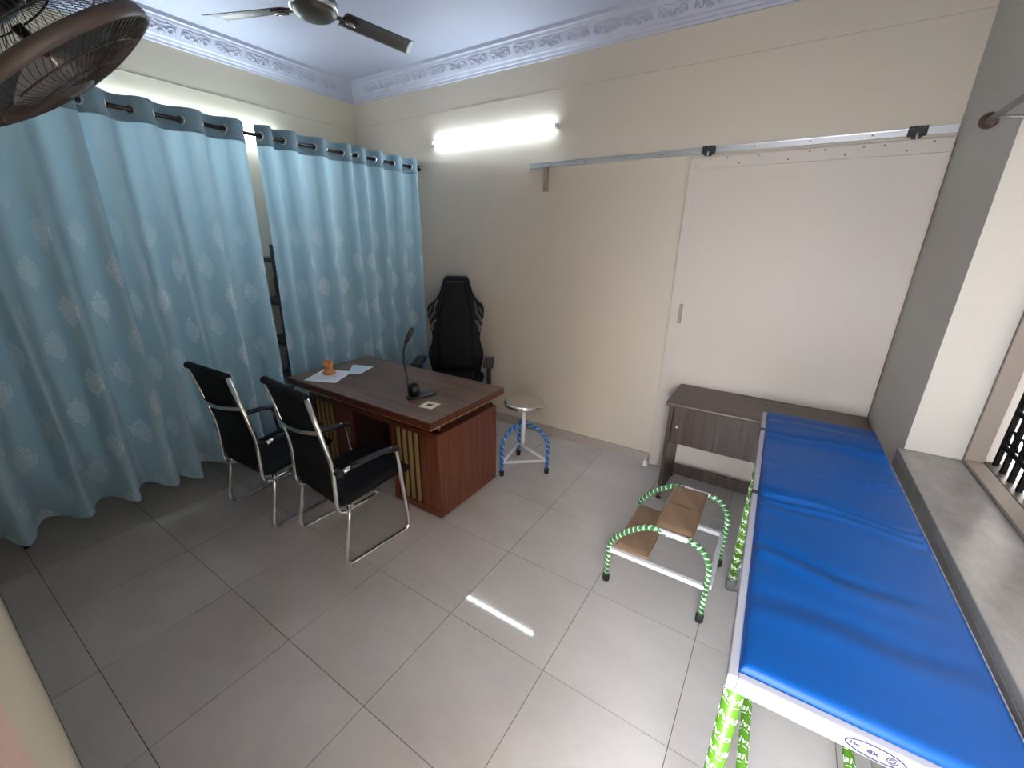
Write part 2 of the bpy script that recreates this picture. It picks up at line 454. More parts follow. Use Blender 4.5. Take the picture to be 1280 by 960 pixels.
# front wall with the doorway the camera stands in
DX0, DX1, DZ = 0.89, 1.57, 2.03
wf = MB(); wf.box(XL, DX0, YF - 0.16, YF, 0, ZC + .1); wf.box(DX1, XR, YF - 0.16, YF, 0, ZC + .1); wf.box(DX0, DX1, YF - 0.16, YF, DZ, ZC + .1)
wf = wf.build('wall_front', M['wall_left']); structure(wf, 'cream near wall at the lower left edge of the view', 'wall')
dc = MB(); dc.box(DX0 - .072, DX0 + .02, YF - .17, YF + .0003, 0, DZ + .07); dc.box(DX1 - .02, XR - .002, YF - .17, YF + .0003, 0, DZ + .07)
dc.box(DX0 + .02, DX1 - .02, YF - .17, YF + .0003, DZ - .02, DZ + .07)
dc = dc.build('trim_1', M['pink']); structure(dc, 'pale pink doorway casing on the near wall', 'door casing')
ce = MB().box(XL - TH, XR + TH, YF - TH, YB + TH, ZC, ZC + .12).build('ceiling', M['ceil'])
structure(ce, 'bluish white ceiling carrying the ceiling fan', 'ceiling')
# faint crack lines high on the walls
MB().box(XL, XR, YB - .0016, YB + .002, 2.704, 2.7062).build('crack_line', M['crease'], wb)
MB().box(XL - .002, XL + .0016, YF, YB, 2.673, 2.6752).build('crack_line', M['crease'], wl)

# cornice : profile swept along a wall, plus plaster scroll motifs
prof = [(0, -.15), (.012, -.15), (.016, -.135), (.026, -.132), (.034, -.118), (.045, -.112), (.088, -.045), (.096, -.040), (.102, -.026), (.118, -.022), (.122, 0), (0, 0)]
def cornice_mesh(length, miter=True):
    b = MB(); n = len(prof)
    vs = [(d if miter else 0, d, z) for d, z in prof] + [(length, d, z) for d, z in prof]
    b.add(vs, [(i, (i + 1) % n, n + (i + 1) % n, n + i) for i in range(n)] + [tuple(range(n))[::-1], tuple(range(n, 2 * n))])
    return b
def motif_mesh():
    """one repeat of the scroll relief, lying in the xy plane, z outwards"""
    b = MB()
    def spiral(cx, cy, r0, turns, a0, sgn):
        pts = []
        for k in range(15):
            t = k / 14; a = a0 + sgn * turns * 2 * PI * t; r = r0 * (1 - 0.78 * t)
            pts.append((cx + r * math.cos(a), cy + r * math.sin(a), 0.001))
        b.tube(pts, [0.0052 - 0.002 * (k / 14) for k in range(15)], 5)
    spiral(-0.052, 0.002, 0.026, 1.15, PI * .9, 1); spiral(0.052, 0.002, 0.026, 1.15, PI * .1, -1)
    for k in range(5):
        a = PI / 2 + (k - 2) * 0.62
        c = Vector((0.014 * math.cos(a), -0.012 + 0.022 * math.sin(a), 0.001)); d = Vector((math.cos(a), math.sin(a), 0))
        b.tube([c - d * .006, c, c + d * .012, c + d * .018], [0.002, 0.0055, 0.005, 0.0012], 5)
    b.tube(catmull([(-.082, -.022, 0), (-.045, -.034, .001), (0, -.026, .001), (.045, -.034, .001), (.082, -.022, 0)], 4), 0.0032, 5)
    return b.mesh('scroll_motif', M['cornice'])
motif = motif_mesh()
dn = Vector((0.043, 0.067)); dl = dn.length  # slope of the cove face: out, up
def cornice(name, length, M4, label, n_m, start, step):
    o = cornice_mesh(length).build(name, M['cornice']); o.matrix_world = M4
    structure(o, label, 'cornice')
    zdir = Vector((0, .067, -.043)).normalized()
    for k in range(n_m):
        mm = frame_mat(Vector((start + k * step, .0665, -.0785)), zdir, (1, 0, 0)) @ Matrix.Diagonal((1.05, 1.1, 1.5, 1))
        piece('scroll_motif', motif, o, mat=mm)
    return o
LX = XR - XL; LY = YB - YF
# along the back wall (out of wall = -Y) and the left wall (out = +X)
mb = Matrix(((1, 0, 0, XL), (0, -1, 0, YB), (0, 0, 1, ZC), (0, 0, 0, 1)))
cornice('trim_2', LX, mb, 'plaster cornice with scroll relief along the top of the back wall', 20, .33, 0.205)
ml = Matrix(((0, 1, 0, XL), (-1, 0, 0, YB), (0, 0, 1, ZC), (0, 0, 0, 1)))
cornice('trim_3', LY, ml, 'plaster cornice with scroll relief above the curtain wall', 13, .33, 0.205)

# skirting tiles along the back wall left of the door
sk = thing('baseboard_back', 'beige tile skirting along the foot of the back wall', 'skirting', (0, YB, 0), kind='structure')
x = XL + .001
sx = [XL] + [k * TS for k in range(ix0 + 1, 1)] + [0.375]
for a, b in zip(sx, sx[1:]):
    MB().box(a + .0008, b - .0008, -.012, 0.0005, 0, .085).build('skirting_tile', M['skirt'], sk, .0015, 1)
sl = thing('baseboard_left', 'beige tile skirting along the wall behind the curtains', 'skirting', (XL, 0, 0), kind='structure')
for a, b in zip([YF] + [k * TS for k in range(iy0 + 1, iy1)], [k * TS for k in range(iy0 + 1, iy1)] + [YB - .013]):
    MB().box(-.0005, .012, a + .0008, b - .0008, 0, .085).build('skirting_tile', M['skirt'], sl, .0015, 1)

# ------------------------------------------------------------------ window in the right wall
win = thing('window_1', 'beige framed window with black iron grille right of the blue couch', 'window', (XR, 0, 0), kind='structure')
MB().box(-.022, .195, WY0 - .01, WY1 - .0005, WZ0, WZ0 + .03).box(-.022, -.0005, WY0 - .01, WY1 - .0005, WZ0 - .07, WZ0 - .0001).build('window_sill', M['marble'], win, .003)
f = MB()
f.box(.178, .235, WY1 - .022, WY1 - .0005, WZ0 + .03, WZ1); f.box(.185, .262, WY0, WY0 + .055, WZ0 + .03, WZ1)
f.box(.185, .262, WY0 + .055, WY1 - .055, WZ1 - .05, WZ1)
f.box(.178, .235, WY0 + .055, WY1 - .0225, WZ0 + .0305, WZ0 + .045)
f.box(.215, .262, 1.095, 1.155, WZ0 + .05, WZ1 - .05); f.box(.215, .262, .36, .42, WZ0 + .05, WZ1 - .05)
f.build('window_frame', M['frame'], win, .003)
MB().box(.2355, .285, WY0 + .055, WY1 - .001, WZ0 + .031, WZ0 + .046).build('sliding_track', M['track'], win)
y = WY1 - .030; k = 0
gx = .262
while y > WY0 + .08:
    MB().box(gx - .007, gx + .007, y - .008, y + .008, WZ0 + .03, WZ1 - .02).build('grille_bar', M['iron'], win)
    y -= .072; k += 1
for z in (.96, 1.10, 1.55, 2.02):
    MB().box(gx - .004, gx + .004, WY0 + .02, WY1 - .03, z - .008, z + .008).build('grille_rail', M['iron'], win)
y = WY1 - .066
ringm = MB().tube([(0, .026 * math.cos(2 * PI * q / 16), .026 * math.sin(2 * PI * q / 16)) for q in range(16)], .005, 6, closed=True).mesh('grille_ring', M['iron'])
while y > WY0 + .08:
    piece('grille_ring', ringm, win, (gx, y, 1.005)); y -= .072
y = WY1 - .030
while y > WY0 + .2:
    MB().tube([(gx, y, 1.11), (gx, y - .072, 1.33), (gx, y - .144, 1.54)], .005, 6).build('grille_scroll', M['iron'], win)
    y -= .144
ow = MB().box(XR + TH, XR + TH + .22, WY0 - .1, WY1 + .1, WZ0 - .10, WZ0 + .035).build('trim_4', M['outwall'])
structure(ow, 'weathered plaster ledge outside the barred window', 'ledge')

nb = MB().box(XR + TH + .55, XR + TH + .75, -4.0, 6.0, -.06, 5.4).build('wall_outside', M['outwall'])
structure(nb, 'weathered neighbouring wall seen between the window bars', 'wall')
pv = MB().box(-1.2, 3.6, YF - 3.2, YF - TH - .001, -.06, -.012).build('floor_outside', M['paving'])
structure(pv, 'grey paved court outside the doorway behind the viewer', 'paving')

# ------------------------------------------------------------------ curtain rod on the right wall
cr = thing('curtain_rod', 'bare grey curtain rod with brown finial above the window', 'curtain rod', (1.52, 1.64, 2.096))
MB().tube([(0, 0, 0), (0, -1.95, .0)], .0105, 12).build('rod', M['rodgrey'], cr)
MB().lathe([(0, -.012), (.018, -.008), (.026, .004), (.026, .014), (.018, .026), (.008, .034), (0, .036)], 18, frame_mat(Vector((0, 0, 0)), (0, 1, 0))).build('finial', M['rodwood'], cr)
for yy in (-.10, -1.85):
    b = MB(); b.tube([(0, yy, -.012), (.04, yy, -.016), (.0795, yy, -.016)], .006, 8); b.lathe([(.02, 0), (.02, .005), (.012, .008)], 14, frame_mat(Vector((.08, yy, -.016)), (-1, 0, 0)))
    b.build('bracket', M['rodgrey'], cr)

# ------------------------------------------------------------------ sliding door, rail, stops
d0, d1 = 0.383, 1.585
door = thing('door_1', 'cream sliding door panel hanging from the rail on the back wall', 'door', (0, YB, 0), kind='structure')
MB().box(d0, d1, -.034, -.006, .012, 2.185).build('door_panel', M['door'], door, .002)
MB().box(d0 + .004, d1 + .002, -.047, -.0345, 2.122, 2.186).build('top_strip', M['door'], door, .0015)
scr = MB().lathe([(.0042, 0), (.0042, .0015), (.002, .002)], 8, frame_mat(Vector((0, 0, 0)), (0, -1, 0))).mesh('screw', M['screw'])
for k in range(14):
    xx = d0 + .045 + k * .083 + random.uniform(-.015, .015)
    piece('screw', scr, door, (xx, -.047, 2.172 if k % 3 else 2.14))
h = MB().box(.448, .468, -.050, -.034, 1.15, 1.285).build('door_handle', M['taupewood'], door, .003)
h['label'] = 'small greyed brown recessed pull'
for xx in (.483, 1.445):
    r_ = MB().box(xx - .036, xx + .036, -.046, -.012, 2.205, 2.247)
    r_.box(xx - .020, xx + .020, -.046, -.02, 2.194, 2.205)
    r_ = r_.build('roller_bracket', M['black'], door, .003); r_['label'] = 'black roller carriage on the rail'
    MB().tube([(xx, -.048, 2.185), (xx, -.048, 2.215)], .005, 8).build('hanger_bolt', M['alu'], r_)
    for q in (-.022, 0, .022): piece('screw', scr, r_, (xx + q, -.0465, 2.238))
rail = thing('door_rail', 'long aluminium sliding rail fixed above the cream door', 'rail', (0, YB, 0))
rb = MB().box(-.812, 1.598, -.011, -.0005, 2.2145, 2.2405); rb.box(-.812, 1.598, -.019, -.0005, 2.2405, 2.245); rb.box(-.812, 1.598, -.019, -.0005, 2.210, 2.2145)
rb.build('rail_channel', M['alu'], rail)
for k in range(8): piece('screw', scr, rail, (-.62 + k * .27, -.011, 2.228))
st = MB().box(-.675, -.645, -.03, -.0005, 2.042, 2.2095).build('door_stop', M['taupewood'], None, .002); st.location = (0, YB, 0)
tag(st, 'short upright beige wood stop below the left end of the rail', 'door stop')
gb = thing('wall_outlet', 'small brownish box low on the wall behind the round stool', 'wall box', (-.645, YB, .285))
MB().box(-.03, .03, -.034, -.0005, -.04, .04).build('box_body', M['taupewood'], gb, .005)
MB().box(-.022, .022, -.038, -.034, -.03, .03).build('cover', M['frame'], gb, .002)
bt = thing('white_bottle', 'tiny white bottle shaped guide standing at the foot of the sliding door', 'door guide', (.365, 2.425, 0))
MB().lathe([(.0165, 0), (.018, .003), (.018, .036), (.014, .044), (.008, .047)], 16).build('body', M['whiteplastic'], bt)
MB().lathe([(.0095, .047), (.0095, .060), (.007, .062)], 14).build('cap', M['whiteplastic'], bt)

# ------------------------------------------------------------------ tube lights
def tube_light(name, loc, rz, label, power, length=1.21):
    t = thing(name, label, 'tube light', loc, rz)
    MB().box(-length / 2, length / 2, -.0125, -.0005, -.0125, .0125).build('housing', M['whiteplastic'], t, .003)
    g = MB(); g.tube([(-length / 2 + .012, -.0165, 0), (length / 2 - .012, -.0165, 0)], .0125, 14)
    g.build('glowing_tube', glow('lit_tube', (0.74, 0.89, 1.0), power), t)
    for s in (-1, 1):
        MB().box(s * length / 2 - .012, s * length / 2 + .012, -.030, -.0005, -.0145, .0145).build('end_cap', M['whiteplastic'], t, .003)
    MB().tube([(-.055, -.006, .034), (-.03, -.006, .046), (-.005, -.006, .044), (.01, -.006, .03), (.01, -.006, .014)], .003, 6).build('cord', M['whiteplastic'], t)
    return t
tube_light('tube_light', (-1.195, YB, 2.478), 0, 'lit white tube light glowing on the back wall', TUBE_POWER)
tube_light('tube_light.001', (XL, 1.05, 2.45), PI / 2, 'tube light on the left wall hidden behind the curtains', TUBE_POWER_REAR)

# ------------------------------------------------------------------ curtains and their rod
RX, RZ = -2.0, 2.292
rod = thing('curtain_rod.001', 'dark bronze rod carrying the four blue curtains', 'curtain rod', (RX, 0, RZ))
MB().tube([(0, YF + .012, 0), (0, YB - .012, 0)], .0115, 14).build('rod', M['rod'], rod)
for yy, dd in ((YB - .001, -1), (YF + .001, 1)):
    MB().lathe([(.026, 0), (.026, .004), (.016, .012), (.016, .022)], 16, frame_mat(Vector((0, yy, 0)), (0, dd, 0))).build('flange', M['rod'], rod)
grom = MB().tube([(.0215 * math.cos(2 * PI * q / 20), .0215 * math.sin(2 * PI * q / 20), 0) for q in range(20)], .0052, 7, closed=True).mesh('grommet', M['chrome'])
def curtain(name, y0, y1, grs, first_front, label, amp_low, hem, ph):
    ks = [y0] + grs + [y1]
    sg = 1 if first_front else -1
    def phase(y):
        # grommet k sits at phase k*pi; outside the row the phase runs on at the same rate
        for k in range(len(grs) - 1):
            if grs[k] <= y <= grs[k + 1]: return (k + (y - grs[k]) / (grs[k + 1] - grs[k])) * PI
        if y < grs[0]: return -(grs[0] - y) / 0.11 * PI
        return (len(grs) - 1 + (y - grs[-1]) / 0.11) * PI
    NU = max(60, int((y1 - y0) * 190)); NV = 56
    ZT, ZB = 2.357, hem
    def surf(y, z):
        d = (ZT - z) / (ZT - ZB)
        p = phase(y)
        amp = 0.034 + (amp_low - 0.034) * min(1, d * 1.5)
        wob = 0.55 * d * math.sin(y * 7.3 + ph) + 0.25 * d * math.sin(y * 13.0 + ph * 2 + z * 1.3)
        s = math.sin(p + wob)
        s = math.copysign(abs(s) ** 0.7, s)
        second = 0.012 * d * math.sin(p * 2.0 + 3 * z + ph) + 0.018 * d * math.sin(p * 0.5 + ph)
        yy = y + 0.012 * d * math.sin(p * 1.0 + 1.1) + .01 * d * math.sin(z * 2 + y * 4)
        return Vector((RX + sg * amp * s + second, yy, z))
    # arc length at mid height for the print
    arc = [0.0]; pr = surf(y0, 1.2)
    for i in range(1, NU + 1):
        q = surf(y0 + (y1 - y0) * i / NU, 1.2); arc.append(arc[-1] + (q - pr).length); pr = q
    def hemz(a): return 0.006 * math.sin(a * 31 + ph)
    def mk(za, zb, nv):
        b = MB()
        def fn(a, c):
            y = y0 + (y1 - y0) * a; z = za + (zb - za) * c
            v = surf(y, z)
            if za == ZB: v.z += hemz(a) * (1 - c) ** 6
            return v
        b.grid(fn, NU, nv, True, lambda a, c: (arc[round(a * NU)] + ph * .05, za + (zb - za) * c))
        return b
    ZH = 2.235
    root = thing(name, label, 'curtain', (0, 0, 0), 0, 'blue curtains on the bronze rod')
    cl = mk(ZB, ZH, NV).build('cloth', M['curtain'], root)
    hd = mk(ZH, ZT, 8).build('header_band', M['header'], root); hd['label'] = 'darker slate blue header band'
    so = hd.modifiers.new('thickness', 'SOLIDIFY'); so.thickness = .002; so.offset = 0
    for gy in grs:
        a = surf(gy - .004, RZ); b_ = surf(gy + .004, RZ); tg = (b_ - a).normalized(); nrm = tg.cross(Vector((0, 0, 1)))
        c = surf(gy, RZ); c.x = RX
        piece('grommet', grom, root, mat=frame_mat(c, nrm, (0, 0, 1)))
    return root
curtain('curtain', -.60, .178, [-.53, -.43, -.33, -.23, -.12, -.01, .09], True, 'leftmost blue curtain, its top hidden by the cage fan', .105, .205, 0.4)
curtain('curtain.001', .172, .97, [.20, .30, .399, .498, .62, .73, .841, .945], True, 'wide blue curtain behind the left visitor chair, left of the gap', .098, .195, 1.7)
curtain('curtain.002', 1.035, 1.765, [1.055, 1.132, 1.205, 1.303, 1.432, 1.534, 1.663, 1.745], True, 'blue curtain just right of the gap, behind the desk end', .068, .20, 2.9)
curtain('curtain.003', 1.772, 2.465, [1.79, 1.88, 1.968, 2.052, 2.165, 2.267, 2.371, 2.44], True, 'blue curtain nearest the back wall, beside the black chair', .06, .20, 4.2)

# things behind the curtains: dark rack seen in the gap, caster foot under the hem, its bed added to shade the floor
rk = thing('storage_rack', 'dark steel shelf rack glimpsed through the gap in the curtains', 'rack', (-2.60, 1.75, 0))
for sx_ in (-.17, .17):
    for sy in (-.5, .5):
        MB().box(sx_ - .016, sx_ + .016, sy - .016, sy + .016, 0, 1.62).build('post', M['rack'], rk)
for z in (.12, .46, .80, 1.14, 1.48):
    MB().box(-.19, .19, -.52, .52, z, z + .035).build('shelf', M['rack'], rk)
for nm, mt, x_, y_, z_, a, b_, c_, lb in (
        ('carton', 'boxblue', -2.60, 1.56, 1.175, .28, .36, .17, 'dark blue carton on the second rack shelf from the top'),
        ('carton.001', 'boxbrown', -2.58, 1.58, .835, .26, .30, .20, 'brown carton on the middle rack shelf behind the curtain gap'),
        ('folded_bundle', 'boxgreen', -2.60, 1.55, .495, .26, .34, .14, 'dull green folded bundle on a low rack shelf')):
    o = thing(nm, lb, 'box' if 'carton' in nm else 'bundle', (x_, y_, z_))
    MB().box(-a / 2, a / 2, -b_ / 2, b_ / 2, 0, c_ * .9).build('body', M[mt], o, .006)
    MB().box(-a / 2 - .002, a / 2 + .002, -b_ / 2 - .002, b_ / 2 + .002, c_ * .9, c_).build('lid', M[mt], o, .004)
ct = thing('added_cot', 'pale metal bed added behind the left curtain to shade the floor, one caster leg showing under the hem', 'added_cot', (-2.42, .31, 0))
for sx_ in (-.155, .155):
    for sy in (-.80, .80):
        lg = MB().tube([(sx_, sy, .075), (sx_, sy, .46)], .0125, 10).build('leg', M['alu'], ct)
        c = MB(); c.lathe([(.012, -.012), (.031, -.010), (.034, 0), (.031, .010), (.012, .012)], 16, frame_mat(Vector((sx_ + .008, sy, .0345)), (0, 1, 0)))
        c.box(sx_ - .012, sx_ + .016, sy - .018, sy - .013, .03, .08); c.box(sx_ - .012, sx_ + .016, sy + .013, sy + .018, .03, .08)
        c.build('caster', M['rubber'], lg)
    MB().box(1.6 * sx_ - .015, 1.6 * sx_ + .015, -.83, .83, .46, .50).build('side_rail', M['alu'], ct, .003)
for yy in (-.80, .80): MB().box(-.23, .23, yy - .012, yy + .012, .445, .4595).build('end_bar', M['alu'], ct, .002)
MB().box(-.285, .285, -.83, .83, .5005, .56).build('pad', M['boxgreen'], ct, .02, 3)  # unseen pad, widened to keep the rear tube's light off the floor

# ------------------------------------------------------------------ executive desk
DZT = 0.73
dk = thing('executive_desk', 'large mahogany executive desk with gold slats before the curtains', 'desk', (-1.14, 1.24, 0))
def DX(v): return v + 1.14
def DY(v): return v - 1.24
tx0, tx1, ty0, ty1 = DX(-1.835), DX(-.445), DY(.878), DY(1.60)
MB().box(tx0 + .003, tx1 - .003, ty0 + .003, ty1 - .003, DZT - .004, DZT).build('desktop', M['desktop'], dk)
MB().box(tx0, tx1, ty0, ty1, DZT - .044, DZT - .0045).build('desktop_edge', M['deskedge'], dk, .001)
MB().box(tx0 + .004, tx1 - .004, ty0 + .004, ty1 - .004, DZT - .053, DZT - .0445).build('gold_trim', M['brass'], dk)
bx0, bx1, by0, by1 = DX(-1.79), DX(-.505), DY(1.0), DY(1.595)
ZB2 = .588
MB().box(bx0 + .05, bx1 - .05, by0 + .07, by1 - .05, ZB2 + .0005, DZT - .0535).build('raised_core', M['deskdark'], dk)
for sx_ in (bx0 + .022, bx1 - .022):
    for sy in (by0 + .03, by1 - .03):
        MB().tube([(sx_, sy, ZB2), (sx_, sy, DZT - .053)], .011, 12).build('standoff', M['steel'], dk)
MB().box(bx0 + .019, bx1 - .019, by0 - .001, by1, ZB2 - .032, ZB2).build('top_rail', M['deskedge'], dk, .0015)
for xa in (bx0, bx1 - .0185):
    MB().box(xa, xa + .0185, by0, by1, .012, ZB2).build('side_panel', M['deskbody'], dk, .0015)
for xa, xb in ((bx0 + .019, DX(-1.335)), (DX(-.925), bx1 - .019)):
    MB().box(xa, xa + .022, by0 + .004, by1 - .03, .055, ZB2 - .0325).build('stile', M['deskbody'], dk)
    MB().box(xa, xb, by0 - .001, by0 + .03, .012, .0545).build('plinth', M['deskbody'], dk, .001)
    sw = .0262; xs = xa + .024
    MB().box(xa + .0225, xs + 9 * sw, by0 + .024, by0 + .034, .055, ZB2 - .0325).build('slat_backing', M['deskdark'], dk)
    for k in range(4):
        MB().box(xs + (2 * k + 1) * sw, xs + (2 * k + 1.75) * sw, by0 + .008, by0 + .0235, .0555, ZB2 - .033).build('slat', M['goldslat'], dk, .001, 1)
    MB().box(xs + 9 * sw + .001, xb, by0 + .006, by0 + .03, .055, ZB2 - .0325).build('front_panel', M['deskbody'], dk, .001)
    MB().box(xb - .0185, xb, by0 + .031, by1 - .01, .055, ZB2 - .0325).build('inner_panel', M['deskdark'], dk)
MB().box(DX(-1.335), DX(-.925), by0 + .32, by0 + .338, .055, ZB2 - .0325).build('modesty_panel', M['deskdark'], dk)
for sx_ in (bx0 + .04, bx1 - .04):
    for sy in (by0 + .04, by1 - .06): MB().lathe([(.016, 0), (.016, .0118)], 12, Matrix.Translation((sx_, sy, 0))).build('glide_foot', M['whiteplastic'], dk)
pl = thing('cable_port', 'square cream cable port with black hole let into the desktop', 'cable port', (-.627, 1.068, DZT), .12)
q = MB(); q.box(-.047, .047, -.047, -.018, .0002, .004); q.box(-.047, .047, .018, .047, .0002, .004); q.box(-.047, -.02, -.018, .018, .0002, .004); q.box(.02, .047, -.018, .018, .0002, .004)
q.build('plate', M['plate'], pl)
MB().box(-.02, .02, -.018, .018, .0002, .0012).build('hole', M['black'], pl)

# things on the desk
def sheet(name, pts, mat, label, cat, z, curl=0.0):
    cx = sum(p[0] for p in pts) / 4; cy = sum(p[1] for p in pts) / 4
    b = MB(); P = [Vector((p[0] - cx, p[1] - cy, 0)) for p in pts]
    def fn(a, c, off=0):
        v = (P[0] * (1 - a) + P[1] * a) * (1 - c) + (P[3] * (1 - a) + P[2] * a) * c
        v.z = off + curl * ((a - .5) ** 2 + .5 * (c - .5) ** 2) * 4; return v
    b.grid(lambda a, c: fn(a, c, .0011), 8, 8)
    b.grid(lambda a, c: fn(c, a, .0003), 8, 8)
    o = b.build(name, mat); o.location = (cx, cy, z); tag(o, label, cat)
    return o, P
o, P = sheet('paper_sheet', [(-1.665, .905), (-1.44, .995), (-1.565, 1.235), (-1.79, 1.15)], M['paper'], 'white sheet of paper under the orange stamp on the desk', 'paper', DZT, .001)
for k in range(7):
    c = .18 + k * .07; a_ = (P[0] * (1 - c) + P[3] * c); b_ = (P[1] * (1 - c) + P[2] * c)
    p0 = a_.lerp(b_, .12); p1 = a_.lerp(b_, .88 if k % 3 else .6); n_ = (P[3] - P[0]).normalized() * .003
    MB().add([p0 + Vector((0, 0, .0032)), p1 + Vector((0, 0, .0032)), p1 + n_ + Vector((0, 0, .0032)), p0 + n_ + Vector((0, 0, .0032))], [(0, 1, 2, 3)]).build('print_line', M['print'], o)
o, P = sheet('leaflet', [(-1.535, 1.165), (-1.455, 1.215), (-1.53, 1.40), (-1.70, 1.34)], M['bluepaper'], 'pale blue leaflet lying beside the white sheet on the desk', 'leaflet', DZT + .0045, .0015)
stp = thing('rubber_stamp', 'orange carved wooden stamp standing on the white sheet', 'stamp', (-1.655, 1.10, DZT + .0035))
MB().lathe([(.044, 0), (.046, .004), (.046, .018), (.036, .024), (.030, .034)], 24).build('base', M['orange'], stp)
MB().lathe([(.030, .034), (.027, .045), (.030, .058), (.036, .066), (.036, .078)], 24).build('grip', M['orange'], stp)
for k in range(5):
    a = 2 * PI * k / 5
    MB().box(-.010, .010, -.006, .006, .078, .095, Matrix.Translation((.028 * math.cos(a), .028 * math.sin(a), 0)) @ Matrix.Rotation(a + PI / 2, 4, 'Z')).build('crown_tooth', M['orange'], stp, .002)
lp = thing('desk_lamp', 'black gooseneck desk lamp with pen cup and charging pad', 'lamp', (-.805, 1.115, DZT), math.radians(68))
b = MB(); pts = []
for k in range(13): a = PI / 2 + PI * k / 12; pts.append((-.012 + .04 * math.cos(a), .04 * math.sin(a)))
for k in range(13): a = -PI / 2 + PI * k / 12; pts.append((.115 + .04 * math.cos(a), .04 * math.sin(a)))
b.prism(pts, 0, .013); b.build('base', M['blackgloss'], lp, .003)
MB().lathe([(.030, .0131), (.032, .0136), (.030, .0142)], 24, Matrix.Translation((.105, 0, 0))).build('charging_ring', M['chairgrey'], lp)
cup = MB(); cup.lathe([(.036, .0132), (.036, .084), (.032, .085), (.031, .03)], 28, Matrix.Translation((0, 0, 0))); cup.build('pen_cup', M['blackgloss'], lp)
neck = catmull([(-.026, .02, .02), (-.03, .022, .12), (-.038, .03, .22), (-.034, .036, .30), (-.022, .03, .345)], 6)
MB().tube(neck, .0055, 10).build('gooseneck', M['black'], lp)
hd = MB(); hd.tube([(-.024, .03, .335), (-.02, .028, .352), (.0, .012, .40), (.014, .0, .435), (.018, -.003, .445)], [.006, .011, .016, .014, .005], 12)
hd.build('lamp_head', M['blackgloss'], lp)

